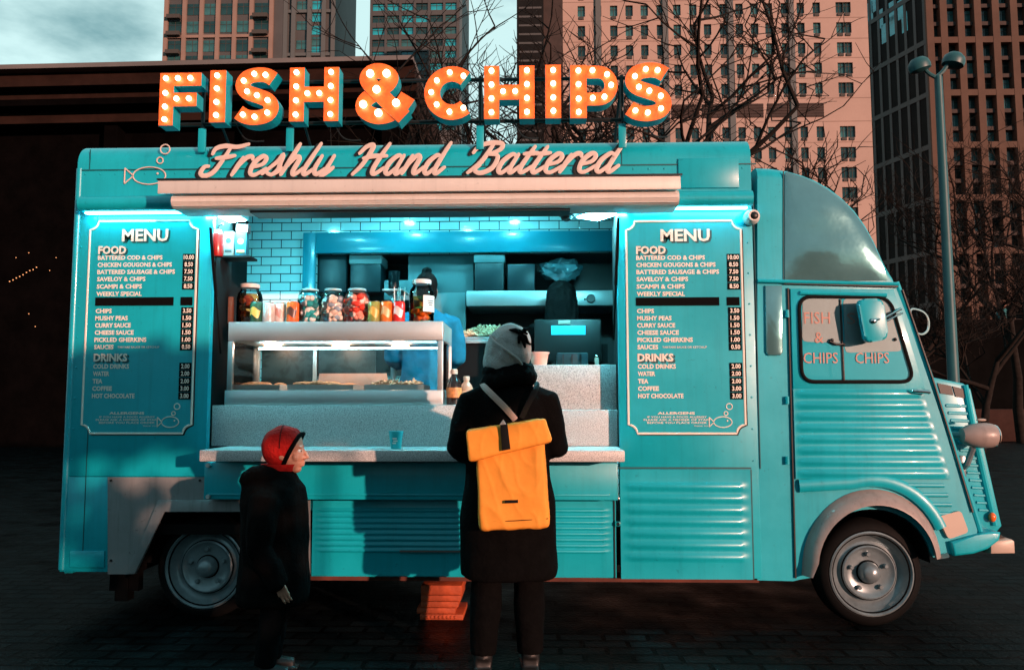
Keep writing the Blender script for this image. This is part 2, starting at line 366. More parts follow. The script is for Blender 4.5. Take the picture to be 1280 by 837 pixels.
# unseen low bank added behind the viewer, to darken the lower window reflections
M['earth'] = mat('dark_bank', (.03, .03, .028), .95, vary=.4, vscale=.3)
g = MB(); rows = []
for i in range(41):
    x = -110 + i * 5.5; h = 3.2 + 1.1 * noise.noise(Vector((x * .05, 0, 0))) + .5 * noise.noise(Vector((x * .3, 3, 0)))
    rows.append([(x, -62, -.02), (x, -58, h * .8), (x, -54, h), (x, -44, -.02)])
g.add([p for r in rows for p in r], [(i * 4 + j, i * 4 + j + 1, i * 4 + j + 5, i * 4 + j + 4) for i in range(40) for j in range(3)], 0, True)
struct(g.build('reflection_bank', M['earth']))

# unseen shrubs added behind the viewer, shaped to shade parts of the truck
M['leaf'] = mat('dark_leaves', (.035, .06, .025), .7, vary=.4, vscale=4)
mb = MB(); rnd = random.Random(21)
for i in range(7000):
    x = rnd.uniform(-7.5, 2.98); yy = -6.2 + rnd.uniform(-.45, .45); top = 2.56 + .14 * noise.noise(Vector((x * 1.3, 0, 2))) + .10 * noise.noise(Vector((x * 5, 1, 2)))
    zz = top * (1 - rnd.random() ** 1.6); 
    if x > 2.6 and rnd.random() < (x - 2.6) * 2.2: continue
    if i % 5 == 1: x = rnd.uniform(2.4, 3.42); zz = rnd.uniform(0, 1.84)
    if i % 2 == 0: x = rnd.uniform(2.5, 4.12); zz = rnd.uniform(2.10, 2.60 + .10 * noise.noise(Vector((x * 3, 0, 5))))
    if zz > 2.08 and noise.noise(Vector((x * 2.6, 7, zz * 3.2))) > .22: continue
    c = Vector((x, yy, zz)); u = Vector((rnd.uniform(-1, 1), rnd.uniform(-1, 1), rnd.uniform(-1, 1))).normalized(); w = u.orthogonal().normalized(); r_ = rnd.uniform(.06, .13)
    mb.add([c - u * r_, c + w * r_ * .5, c + u * r_, c - w * r_ * .5], [(0, 1, 2, 3)])
for x in (2.7, 3.3, 3.9): mb.tube([(x, -6.2, 0), (x + .05, -6.2, 1.4), (x, -6.2, 2.4)], [.03, .025, .015], 6)
o = mb.build('shade_shrubbery', M['leaf']); o['kind'] = 'stuff'

# ---- dark pavilion at the left, behind the truck
M['pav_dark'] = mat('dark_timber', (.0018, .0014, .0014), .9, spec=.02, vary=.5, vscale=2)
M['pav_beam'] = mat('dark_cladding', (.020, .0095, .007), .85, spec=.1, vary=.35, vscale=1.5)
M['pav_edge'] = mat('roof_edge_metal', (.13, .115, .11), .6, vary=.2, vscale=.5)
YP = 17.0
xr = X(519, YP, 100); xl = -34.0
def zy(py, Y=YP, px=300): return P(px, py, Y).z
pav = thing('pavilion', 'long dark flat roofed pavilion directly behind the rear end of the food truck', 'building', (xl, YP, 0))
sl_ = -(zy(78, YP, 519) - zy(90, YP, 0)) / (X(519, YP, 78) - X(0, YP, 90))   # the roof falls a little towards the left
def pav_slab(a, b, y0, y1, name, m):
    mb = MB(); za, zb = zy(a, YP, 519), zy(b, YP, 519); d = sl_ * (xr - xl)
    mb.prism([(xl, za + d), (xr, za), (xr, zb), (xl, zb + d)], y0, y1); return mb.build(name, m, pav)
pav_slab(77.5, 83, YP - .45, YP + 16, 'roof', M['pav_edge'])
pav_slab(83, 99, YP - .1, YP + 15.8, 'fascia', M['pav_beam'])
pav_slab(99, 111, YP + .35, YP + 15.6, 'fascia_beam', M['pav_beam'])
pav_slab(111, 119, YP + .15, YP + 15.6, 'fascia_beam', M['pav_dark'])
pav_slab(119, 133, YP + .7, YP + 15.6, 'fascia_beam', M['pav_beam'])
mb = MB(); mb.box(xl, xr - .3, YP + 1.4, YP + 15, 0, zy(131, YP, 0)); mb.build('wall', M['pav_dark'], pav)
mb = MB()
for i in range(9):
    x = xr - .9 - i * 4.1; mb.box(x - .2, x + .2, YP + .9, YP + 1.35, 0, zy(134, YP, 0) - .1)
mb.build('column', M['pav_dark'], pav)
M['tiny'] = mat('tiny_warm_lamp', (1, .6, .3), .5, emit=(1, .42, .16), estr=.22)
mb = MB(); rnd = random.Random(3)
for i in range(9):
    px = 12 + i * 4.2; py = 352 - i * 2.2 + rnd.uniform(-.6, .6); mb.ball(P(px, py, YP + 1.3), .018, n=6)
for px, py in ((36, 316), (62, 338), (70, 322), (36, 392), (44, 408), (20, 322)): mb.ball(P(px, py, YP + 1.3), .014, n=6)
tag(mb.build('light_string', M['tiny']), 'faint string of tiny warm lights on the dark wall at far left', 'lights')

# ---- towers
M['conc'] = mat('warm_concrete', (.40, .285, .24), .85, spec=.2, vary=.10, vscale=.12, bump=.05, bscale=2)
M['conc2'] = mat('pale_pier', (.25, .175, .145), .85, spec=.2, vary=.12, vscale=.2)
M['conc3'] = mat('brown_pier', (.10, .06, .045), .85, spec=.2, vary=.15, vscale=.2)
M['cgrey'] = mat('grey_cladding', (.06, .06, .06), .7, vary=.15, vscale=.2)
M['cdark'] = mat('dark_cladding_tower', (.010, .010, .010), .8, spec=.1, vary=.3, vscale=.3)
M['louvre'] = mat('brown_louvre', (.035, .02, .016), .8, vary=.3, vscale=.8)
M['pipe'] = mat('grey_rib', (.085, .095, .095), .7)
M['win'] = mat('dark_window_glass', (.012, .040, .042), .08, spec=.6, vary=.5, vscale=.35)
M['win2'] = mat('curtained_window_glass', (.03, .11, .115), .12, spec=.6, vary=.5, vscale=.5)
M['wblue'] = mat('blue_window_glass', (.015, .30, .37), .08, spec=.8, vary=.55, vscale=.45)  # base colour raised for the sky the panes reflect
M['acbox'] = mat('vent_box', (.05, .045, .04), .8)
weather(M['conc'], .12); weather(M['conc3'], .2)
rnd = random.Random(5)
def window_set(parent, spots, w, h, Y, mats, maxn=100, sill=None, frame=True):
    """spots: (x, z) centres; the first maxn are windows of their own, the rest one 'stuff' part."""
    protos = []
    for k, m in enumerate(mats):
        mb = MB(); mb.box(-w / 2, w / 2, 0, .06, -h / 2, h / 2)
        if frame:
            mb.box(-.035, .035, -.05, -.004, -h / 2, h / 2, 1); mb.box(-w / 2, w / 2, -.05, -.004, h * .18, h * .18 + .06, 1)
        if sill: mb.box(-w * .32, w * .32, -.52, -.30, -h / 2 - sill, -h / 2 - .06, 1)
        me = bpy.data.meshes.new('window'); me.from_pydata(mb.v, [], mb.f); me.materials.append(m); me.materials.append(M['acbox'])
        me.polygons.foreach_set('material_index', mb.m); protos.append((me, mb))
    cam0 = Vector((0, Y, 0))
    for i, (x, z) in enumerate(spots[:maxn]):
        o = bpy.data.objects.new('window', rnd.choice(protos)[0]); COL.objects.link(o); o.parent = parent; o.location = Vector((x, Y, z)) - parent.location
    if len(spots) > maxn:
        st = MB()
        for x, z in spots[maxn:]:
            for v0, f0, m0 in ((protos[0][1].v, protos[0][1].f, protos[0][1].m),):
                o = len(st.v); st.v += [(a + x, b + Y, c + z) for a, b, c in v0]
                for f, mi in zip(f0, m0): st.f.append(tuple(o + q for q in f)); st.m.append(mi); st.sm.append(False)
        ob = st.build('window', [mats[0], M['acbox']], parent); ob['kind'] = 'stuff'

# D: the large pink-lit concrete block
YD = 115.0
def XD(px, py=60, Y=YD): return P(px, py, Y).x
def ZD(py, px=930, Y=YD): return P(px, py, Y).z
tD = thing('concrete_tower', 'big pale pinkish concrete tower with small square windows and dark vertical ribs', 'building', (XD(895), YD, 0))
x0, x1 = XD(700), XD(1086); ztop = ZD(-140)
cols = [727, 747.5, 767.6, 787, 806, 826, 847, 867, 885, 905, 925, 944, 962, 982, 1002, 1022]
dbl = [1051, 1060.5]
colx = [XD(c) for c in cols]; dblx = [XD(c) for c in dbl]
ww, wh = 1.14, 1.72
rows_z = [ZD(p) for p in (-87, -62.5, -38, -13, 11.5, 36.5, 61.5, 86.8, 111.5)] + [ZD(p) for p in (166, 192, 217, 242, 267, 292, 317, 342)]
mb = MB(); yf, yb = YD, YD + .32
zs = sorted(rows_z)
edges = []; prev = 0
lv0, lv1 = ZD(147.5), ZD(130)
for z in zs:
    mb.box(x0, x1, yf, yb, prev, z - wh / 2)
    xs = sorted(colx + dblx); a = x0
    for c in xs:
        mb.box(a, c - ww / 2, yf, yb, z - wh / 2, z + wh / 2); a = c + ww / 2
    mb.box(a, x1, yf, yb, z - wh / 2, z + wh / 2); prev = z + wh / 2
mb.box(x0, x1, yf, yb, prev, ztop); mb.box(x0, x1, yb + .3, YD + 24, 0, ztop)
mb.box(x0, x0 + .3, yb, yb + .3, 0, ztop); mb.box(x1 - .3, x1, yb, yb + .3, 0, ztop)
mb.build('wall', M['conc'], tD)
vis = [(x, z) for z in rows_z[4:12] for x in colx + dblx if not (z < ZD(160) and x < XD(930))]
rest = [(x, z) for z in rows_z for x in colx + dblx if (x, z) not in vis]
window_set(tD, vis[:100] + vis[100:] + rest, ww, wh, yb + .02, [M['win'], M['win'], M['win2']], 100, .5)
for a, b in ((684, 716), (720, 750), (755, 788), (792, 825.5), (838, 872), (876, 909), (919, 952), (957, 985), (994, 1027)):
    mb = MB(); mb.box(max(XD(a), x0), XD(b), YD - .06, YD - .003, lv0, lv1)
    for k in range(5):
        z = lv0 + (lv1 - lv0) * (k + .5) / 5; mb.box(max(XD(a), x0), XD(b), YD - .14, YD - .062, z - .06, z + .06)
    mb.build('louvre', M['louvre'], tD)
for px in (748, 832, 913.6, 989.5):
    mb = MB(); xx = XD(px); mb.box(xx - .42, xx + .42, YD - .35, YD - .15, 0, ztop); mb.build('rib', M['pipe'], tD)
mb = MB()
for p in (-100, -50, 0, 24, 50, 74, 99, 124, 153, 179):  # faint slab lines
    mb.box(x0, x1, YD - .022, YD - .002, ZD(p) - .05, ZD(p) + .05)
mb.build('slab_line', M['conc2'], tD)

def grid_tower(t, xa, xb, Y, depth, ztop, piers, pier_w, bands, band_h, fl, mpier, mglass, spand=.9, mspan=None, pd=.5):
    """facade of piers and floor bands in front of glass; returns nothing."""
    mb = MB(); mb.box(xa, xb, Y + pd, Y + depth, 0, ztop); mb.build('wall', M['cgrey'], t)
    mb = MB()
    for x in piers: mb.box(x - pier_w / 2, x + pier_w / 2, Y, Y + pd - .003, 0, ztop)
    mb.build('pier', mpier, t)
    for z in bands: mb = MB(); mb.box(min(piers), max(piers), Y + .06, Y + pd - .006, z - band_h / 2, z + band_h / 2); mb.build('floor_band', mpier, t)

# A: left tower with pale piers
YA = 140.0
def XA(px, py=50): return P(px, py, YA).x
def ZA(py, px=300): return P(px, py, YA).z
tA = thing('residential_tower', 'tower of pale vertical piers with a grey side wing, above the pavilion roof', 'building', (XA(290), YA, 0))
pxs = [206, 250, 272, 292, 313, 336, 349]
piers = [XA(p) for p in (206, 229, 250.5, 271, 292, 313, 338)]
grid_tower(tA, XA(203), XA(352), YA, 20, ZA(-120), piers, .75, [ZA(p) for p in (-100, -50, -25, 44.5, 118, 190)], .55, 3, M['conc2'], M['win'])
sp = []
for a, b in zip(piers, piers[1:]):
    for p in (-30, -10, 10, 32, 56, 75, 97): sp.append(((a + b) / 2, ZA(p)))
window_set(tA, sp, piers[1] - piers[0] - .85, 2.2, YA + .42, [M['win'], M['win2'], M['win']], 60)
for a, b in ((206, 229), (313, 338)):
    for p in (22, 43, 66, 86): mb = MB(); mb.box(XA(a) + .5, XA(b) - .5, YA - .9, YA - .01, ZA(p) - .3, ZA(p) + .45); mb.build('balcony', M['acbox'], tA)
mb = MB(); mb.box(XA(352.5), XA(417), YA + 1.2, YA + 18, 0, ZA(-120)); mb.build('side_wing', M['cgrey'], tA)
mb = MB()
for p in (355, 365, 385, 403, 415): mb.box(XA(p) - .4, XA(p) + .4, YA + .5, YA + 1.19, 0, ZA(-120))
for p in (13, 67, 120): mb.box(XA(356), XA(415), YA + .7, YA + 1.19, ZA(p) - .3, ZA(p) + .3)
mb.build('wing_rib', M['pipe'], tA)
window_set(tA, [(XA(394), ZA(p)) for p in (-12, 5, 20, 36, 50, 62, 76)] + [(XA(375), ZA(p)) for p in (5, 30, 54)], 2.0, 1.7, YA + 1.1, [M['wblue'], M['win2']], 60)
# B: blue glass tower
YB = 130.0
def XB(px, py=50): return P(px, py, YB).x
def ZB(py, px=515): return P(px, py, YB).z
tB = thing('glass_tower', 'blue glass tower with a dark window grid, above the ampersand of the sign', 'building', (XB(517), YB, 0))
piers = [XB(p) for p in (463.5, 482, 500, 518, 536, 555, 572)]
grid_tower(tB, XB(462), XB(574), YB, 20, ZB(-120), piers, .42, [ZB(p) for p in range(-74, 200, 15)], .9, 3, M['cgrey'], M['wblue'], pd=.4)
sp = [((a + b) / 2, ZB(p + 7.5)) for p in range(-14, 166, 15) for a, b in zip(piers, piers[1:])]
window_set(tB, sp, piers[1] - piers[0] - .5, 1.15, YB + .32, [M['wblue'], M['wblue'], M['win2'], M['win']], 100)
# C: narrow black tower
YC = 90.0
mb = MB(); a, b = P(646, 60, YC).x, P(704, 60, YC).x; zt = P(670, -160, YC).z
tC = thing('dark_tower', 'narrow black tower beside the pale concrete one, above the letter I', 'building', ((a + b) / 2, YC, 0))
mb.box(a, a + (b - a) * .58, YC, YC + 14, 0, zt); mb.build('wall', M['cdark'], tC)
mb = MB(); mb.box(a + (b - a) * .58 + .01, b, YC + .8, YC + 14, 0, zt); mb.build('side_wall', M['louvre'], tC)
mb = MB()
for p in range(-100, 190, 11):
    z = P(670, p, YC).z; mb.box(a + .25, a + (b - a) * .58 - .25, YC - .04, YC - .003, z - .12, z + .12)
mb.build('floor_line', M['cgrey'], tC)
# E: brown grid tower on the right with a shaded side face
YE = 138.0; KE = 1.48
def XE(px, py=80): return P(px, py, YE).x
def ZE(py, px=1200): return P(px, py, YE).z
xa, xb = XE(1163), XE(1345); zt = ZE(-150)
tE = thing('brick_tower', 'tall brown brick tower with a deep window grid behind the lamp post', 'building', (xa, YE, 0))
mb = MB(); mb.box(xa + .2, xb, YE + 1.5, YE + 24, 0, zt); mb.build('wall', M['louvre'], tE)
piers = [XE(p) for p in (1165, 1182.5, 1204, 1225.5, 1248, 1271, 1292, 1314)]
mb = MB()
for x in piers: mb.box(x - .42 * KE, x + .42 * KE, YE, YE + 1.497, 0, zt)
mb.build('pier', M['conc3'], tE)
bands = [-82, -16, 49.6, 115.5, 181, 247, 313, 379]
for p in bands:
    mb = MB(); mb.box(piers[0], piers[-1], YE + .05, YE + 1.49, ZE(p) - .38 * KE, ZE(p) + .38 * KE); mb.build('floor_band', M['conc3'], tE)
    for q in (22, 44): mb = MB(); mb.box(piers[0], piers[-1], YE + .6, YE + 1.48, ZE(p + q) - .33, ZE(p + q) + .38); mb.build('spandrel', M['louvre'], tE)
sp = [((a + b) / 2, ZE(p + q)) for p in bands[1:6] for q in (11, 33, 55) for a, b in zip(piers[:6], piers[1:6])]
window_set(tE, sp, 1.7, 2.2, YE + 1.35, [M['win'], M['win'], M['win2'], M['cdark']], 75)
# side face running back from the corner, its shade put into darker colours
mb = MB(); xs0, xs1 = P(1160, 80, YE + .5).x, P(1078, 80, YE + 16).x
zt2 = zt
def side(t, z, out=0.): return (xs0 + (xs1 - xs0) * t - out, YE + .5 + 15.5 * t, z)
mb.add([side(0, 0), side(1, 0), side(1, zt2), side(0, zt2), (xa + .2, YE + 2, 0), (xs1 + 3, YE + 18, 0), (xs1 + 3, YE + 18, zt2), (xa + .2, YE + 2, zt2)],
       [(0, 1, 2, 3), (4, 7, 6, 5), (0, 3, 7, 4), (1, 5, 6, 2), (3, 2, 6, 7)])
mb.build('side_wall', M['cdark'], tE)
mb = MB()
for k in range(8):
    t = (k + .02) / 7.3; s0, s1 = side(t, 0, .12), side(min(1, t + .035), 0, .12)
    q = [(s0[0], s0[1], 0), (s1[0], s1[1], 0), (s1[0], s1[1], zt2), (s0[0], s0[1], zt2)]; mb.add(q + [(x + .1, y, z) for x, y, z in q], [(0, 1, 2, 3), (0, 3, 7, 4), (1, 5, 6, 2)])
for p in bands:
    z = ZE(p); q = [side(0, z - .45, .16), side(1, z - .45, .16), side(1, z + .45, .16), side(0, z + .45, .16)]; mb.add(q + [(x + .12, y, zz) for x, y, zz in q], [(0, 1, 2, 3), (3, 2, 6, 7), (0, 4, 5, 1)])
mb.build('side_grid', M['cgrey'], tE)
for px, py in ((1086, 20), (1100, 12), (1112, 22), (1126, 30), (1126, 12), (1136, 10), (1140, 26), (1116, 40), (1092, 5), (1104, 2)):
    t = (1160 - px) / 76; z = P(px, py, YE + .5 + 15.5 * t).z; t1 = t + .085
    q = [side(t, z - 1.9, .03), side(t1, z - 1.9, .03), side(t1, z + 1.9, .03), side(t, z + 1.9, .03)]
    mb = MB(); mb.add(q + [(x + .025, y, zz) for x, y, zz in q], [(0, 1, 2, 3), (0, 3, 7, 4), (1, 5, 6, 2), (3, 2, 6, 7)]); mb.build('window', M['wblue'], tE)

# ---- raised terrace and low wall on the right, far behind the cab
M['terr'] = mat('dark_terrace', (.003, .0027, .0026), .9, spec=.03, vary=.6, vscale=.8, bump=.2, bscale=4)
M['lowwall'] = mat('brown_wall', (.045, .022, .018), .9, spec=.1, vary=.35, vscale=1.2, bump=.2, bscale=6)
YT = 27.0
zt = P(1230, 399, YT).z
mb = MB(); mb.box(X(1020, YT), X(1900, YT), YT, YT + 14, 0, zt - .9); mb.box(X(1020, YT), X(1900, YT), YT, YT + .25, zt - .898, zt)
tag(mb.build('terrace_wall', M['terr'], loc=(X(1300, YT), YT, 0)), 'tall dark terrace wall in the far background right of the cab', 'wall')
mb = MB(); Y = 22.0; mb.box(X(1120, Y), X(1800, Y), Y, Y + .4, 0, Z(511, Y, 1260), bev=.03)
tag(mb.build('low_wall', M['lowwall'], loc=(X(1260, Y), Y, 0)), 'low brown wall running behind the headlight at the right edge', 'wall')

# ---- lamp post behind the cab
M['post'] = mat('turquoise_post_paint', (.016, .085, .095), .45, vary=.15, vscale=3)
YL = 6.5
lp = thing('street_lamp', 'tall turquoise lamp post with two drooping lamp heads behind the van cab', 'street lamp', (X(1196, YL, 560), YL, 0))
bx = X(1196, YL, 560); top = P(1170, 96, YL); 
mb = MB(); mb.tube([(bx, YL, 0), (bx, YL, 1.0), (bx, YL, 1.05), (top.x + .03, YL, top.z)], [.10, .10, .078, .052], 14); mb.build('pole', M['post'], lp)
jn = P(1170, 97, YL)
for (px, py, ex, ey) in ((1152, 82, 1140, 78), (1188, 75, 1203, 74)):
    h = P(px, py, YL); e = P(ex, ey, YL)
    mb = MB(); mb.tube(spline([jn, jn.lerp(h, .5) + Vector((0, 0, -.03)), h], 4), .028, 8); arm = mb.build('arm', M['post'], lp)
    mb = MB(); d = (e - h).normalized()
    c = h.lerp(e, .3); mb.lathe([(.02, .09), (.08, .085), (.125, .035), (.138, -.025), (.13, -.085), (.05, -.11), (.01, -.11)], c, 'Z', 18); hd = mb.build('lamp_head', M['post'], lp)
    # stretch the shade along its arm and tip it
    me = hd.data; rot = Matrix.Rotation(-.28 if ex < px else .28, 4, 'Y')
    cl = c - Vector(lp.location)
    for v in me.vertices:
        q = Vector(v.co) + Vector(hd.location) - cl
        q.x *= 1.12; q = rot @ q; v.co = q + cl - Vector(hd.location)

# ---- bare trees
M['bark'] = mat('dark_bark', (.018, .014, .012), .95, spec=.1, vary=.4, vscale=8)
def bare_tree(label, base, h, seed, spread=.55, levels=5, r0=.14, dens=3, trunk_frac=.35, lean=0., twigs=True, group='bare trees behind the truck'):
    rnd = random.Random(seed); t = thing('bare_tree', label, 'tree', base, group)
    tb = MB(); cb = MB()
    def grow(p, d, ln, r, lv, mb):
        k = 4 if lv < 3 else 3; pts = [p]; q = p.copy(); dd = d.copy()
        for i in range(k):
            dd = (dd + Vector((rnd.uniform(-1, 1), rnd.uniform(-1, 1), rnd.uniform(-.5, .9))) * .16).normalized()
            q = q + dd * ln / k; pts.append(q.copy())
        mb.tube(pts, [r * (1 - .5 * i / k) for i in range(k + 1)], 7 if lv == 0 else (5 if lv < 3 else 3), cap=False)
        if lv >= levels: return
        n = dens + (1 if lv in (0, 1, 2) else 0)
        for j in range(n):
            f = 1 if j == 0 else rnd.uniform(.35, .95)
            i = min(k - 1, int(f * k)); b = pts[i].lerp(pts[i + 1], f * k - i) if f < 1 else pts[-1]
            ax = Vector((rnd.uniform(-1, 1), rnd.uniform(-1, 1), rnd.uniform(-.3, .5))).normalized()
            nd = (dd * (1 - spread * rnd.uniform(.6, 1.2)) + ax * spread * 1.1 + Vector((0, 0, .12))).normalized()
            grow(b, nd, ln * rnd.uniform(.58, .82), max(.0075, r * .55 if j else r * .64), lv + 1, cb)
    grow(Vector(base), Vector((lean, 0, 1)).normalized(), h * trunk_frac, r0, 0, tb)
    tb.build('trunk', M['bark'], t, sharp=False); cb.build('crown', M['bark'], t, sharp=False); return t
def tb_(px, Y): return (X(px, Y, 500), Y, 0)
bare_tree('bare tree behind the sign between the letters C and H', tb_(615, 11), 10.5, 11, r0=.12, levels=5, lean=-.02, spread=.6)
bare_tree('spreading bare tree behind the letters I, P and S', tb_(706, 9.0), 11.0, 24, r0=.20, levels=6, spread=.66, dens=3, trunk_frac=.33)
bare_tree('small bare tree rising over the curved cab roof', tb_(1042, 14), 7.4, 5, r0=.15, levels=5, spread=.55, trunk_frac=.42)
bare_tree('bare tree before the brick tower, farthest from the truck cab', tb_(1275, 21), 14, 31, r0=.17, levels=6, spread=.6, trunk_frac=.3)
bare_tree('low bare tree between the cab and the lamp post', tb_(1135, 18), 7.5, 41, r0=.12, levels=6, spread=.55, trunk_frac=.3)
bare_tree('thin bare tree just right of the lamp post', tb_(1222, 16), 8.5, 52, r0=.12, levels=6, spread=.6, trunk_frac=.28)

# ================================================================== FOOD TRUCK
TY = 2.05                                  # depth of the truck
XL, XR = X(86, 0, 450), X(945, 0, 450)
ZR = Z(173, 0, 600)                        # roof
ZB0 = Z(721, 0, 600)                       # bottom edge of the box
HX0, HX1 = X(262, 0, 420), X(773, 0, 420)  # serving hatch
HZ0, HZ1 = Z(577, 0), Z(246, 0)
truck = thing('food_truck', 'turquoise vintage food truck with lit orange roof letters and an open serving hatch', 'food truck', ((XL + XR) / 2, 1.0, 0))
T = truck
# ---- box body: roof cap with rounded edges, side panels, far wall, floor
rr = .13
cap = [(0, HZ1)]
for i in range(9): a = math.pi - math.pi / 2 * i / 8; cap.append((rr + rr * math.cos(a), ZR - rr + rr * math.sin(a)))
for i in range(9): a = math.pi / 2 - math.pi / 2 * i / 8; cap.append((TY - rr + rr * math.cos(a), ZR - rr + rr * math.sin(a)))
cap += [(TY, HZ1), (TY - .05, HZ1), (TY - .05, ZR - .05), (.05, ZR - .05), (.05, HZ1)]
mb = MB(); n = len(cap)
bm = bmesh.new(); A = [bm.verts.new((XL, y, z)) for y, z in cap]; B = [bm.verts.new((XR, y, z)) for y, z in cap]
fa = bm.faces.new(A); fb = bm.faces.new(B[::-1])
for i in range(n): bm.faces.new((A[i], A[(i + 1) % n], B[(i + 1) % n], B[i]))
bmesh.ops.recalc_face_normals(bm, faces=bm.faces); mb.bm(bm, 0, True)
mb.build('roof', M['teal'], T)
AX0, AX1, AZ = X(172, 0, 680), X(342, 0, 680), Z(637, 0, 260)  # rear wheel opening
mb = MB()
mb.box(XL, HX0, 0, .05, Z(596, 0), HZ1 - .002, bev=.004)
mb.box(XL, AX0 - .1, 0, .05, Z(717, 0), Z(596, 0) - .002, bev=.004)
mb.box(AX0 - .098, HX0 - .002, .003, .05, AZ, Z(596, 0) - .002)
mb.box(HX0 + .002, X(390, 0, 650), .003, .05, AZ, HZ0 - .002)
mb.box(X(390, 0, 650) + .002, X(770, 0, 650), .003, .05, ZB0, HZ0 - .002)
mb.box(HX1, XR, 0, .05, ZB0, HZ1 - .002, bev=.004)
mb.build('side_panel', M['teal'], T)
mb = MB()
mb.box(XL, XL + .05, .052, TY - .055, ZB0, ZR - .14); mb.box(XR - .05, XR, .052, TY - .055, ZB0, ZR - .14)
mb.box(XL, XR, TY - .05, TY, ZB0, HZ1 - .003)
mb.build('outer_wall', M['teal'], T)
FZ = .56
mb = MB(); mb.box(XL + .06, XR - .06, .06, TY - .06, FZ - .06, FZ); mb.build('floor', M['under'], T)
mb = MB(); mb.box(XL + .06, XR + .3, .25, TY - .25, .30, FZ - .065); mb.build('chassis', M['under'], T)
mb = MB(); mb.box(X(345, 0, 700), XR, .06, .10, ZB0 - .035, ZB0 + .012); mb.build('chassis_rail', M['rail_sun'], T)
mb = MB(); mb.box(XL + .14, XL + .32, .3, .36, .12, .40); mb.box(XL + .18, XL + .26, .29, .37, .06, .30); mb.build('rear_prop', M['under'], T)
# rear corner: rounded pillar, seams, small plate
mb = MB(); mb.tube([(XL + .012, .012, ZB0 + .03), (XL + .012, .012, ZR - .16)], .022, 10); mb.build('corner_trim', M['teal'], T)
for nm, (a, b, c, d) in {'seam': (100, 945, 207.5, 209)}.items():
    mb = MB(); mb.box(X(a, 0, 208), X(b, 0, 208), -.0035, .002, Z(d, 0), Z(c, 0)); mb.build(nm, M['teal_dark'], T)
for px in (113, 262, 606, 777): mb = MB(); mb.box(X(px, 0, 190) - .002, X(px, 0, 190) + .002, -.003, .002, Z(207, 0), Z(182, 0)); mb.build('panel_joint', M['teal_dark'], T)
for px, a, b in ((774.5, 244, 270), (113, 244, 700), (946, 250, 585)): mb = MB(); mb.box(X(px, 0, (a + b) / 2) - .002, X(px, 0, (a + b) / 2) + .002, -.003, .001, Z(b, 0), Z(a, 0)); mb.build('panel_joint', M['teal_dark'], T)
mb = MB(); mb.box(X(88, 0, 700), X(131, 0, 700), -.010, .002, Z(711, 0), Z(690, 0), bev=.003); mb.build('corner_plate', M['teal'], T)
mb = MB()
for i in range(44):
    xx = XL + .05 + (XR - XL - .1) * i / 43; mb.ball((xx, -.001, Z(213, 0)), .0055, .004, .0055, 8)
for i in range(9):
    zz = Z(268, 0) + (Z(575, 0) - Z(268, 0)) * i / 8; mb.ball((XR - .03, -.001, zz), .0055, .004, .0055, 8); mb.ball((XL + .045, -.001, zz), .0055, .004, .0055, 8)
mb.build('rivet', M['teal'], T)
# cornice tube below the sign band, left and right of the awning; sign-band end frame
for a, b in ((101, 222), (842, 940)):
    mb = MB(); zc = Z(251, -.05); mb.tube([(X(a, -.05, 251), -.045, zc), (X(b, -.05, 251), -.045, zc)], .047, 16); mb.box(X(a, 0, 251) + .005, X(b, 0, 251) - .005, -.045, .002, zc - .01, zc + .043); mb.build('cornice', M['teal'], T)
M['led'] = mat('led_strip_glow', (.8, 1, 1), .4, emit=(.12, .84, 1.0), estr=21.0)
for a, b in ((107, 252), (792, 934)):
    zc = Z(251, -.05) - .049; mb = MB(); mb.box(X(a, -.04, 263), X(b, -.04, 263), -.050, -.022, zc - .008, zc, bev=.002); mb.build('led_strip', M['led'], T)
mb = MB(); mb.box(X(852, 0), X(929, 0), -.012, .002, Z(238, 0), Z(201, 0), bev=.004); mb.build('access_panel', M['teal'], T)

# ---- awning over the hatch
mb = MB(); z0, z1 = Z(238.5, -.28), Z(226.5, -.28)
mb.box(X(197, -.28, 232), X(851, -.28, 232), -.28, -.262, z0, z1 + .02, bev=.004)
aw = mb.build('awning', M['white'], T)
mb = MB(); mb.box(X(196, -.28, 228), X(853, -.28, 228), -.285, -.002, z1 + .022, z1 + .032); mb.build('awning_cover', M['black'], aw)
mb = MB(); zc = Z(249.0, -.22)
prof = [(-.20 - .055 * math.sin(a) , zc + .043 * math.cos(a)) for a in [math.pi * i / 10 for i in range(11)]]
prof = [(-.03, zc + .043)] + prof + [(-.03, zc - .043)]
xa, xb = X(217, -.22, 250), X(848, -.22, 250)
n = len(prof); vs = [(xa, y, z) for y, z in prof] + [(xb, y, z) for y, z in prof]
mb.add(vs, [(i, (i + 1) % n, (i + 1) % n + n, i + n) for i in range(n)], 0, True); mb.add(vs, [tuple(range(n)), tuple(range(n, 2 * n))[::-1]])
for k in range(4):  # cloth ridges
    a = math.pi * (2.2 + k * 1.7) / 10; y, z = -.20 - .0565 * math.sin(a), zc + .0445 * math.cos(a); mb.tube([(xa + .01, y, z), (xb - .01, y, z)], .0028, 5)
mb.build('awning_roll', M['white'], aw)
mb = MB(); mb.box(X(318, -.1, 262), X(712, -.1, 262), -.17, -.02, zc - .0435, zc - .055); mb.build('awning_underside', M['black'], aw)
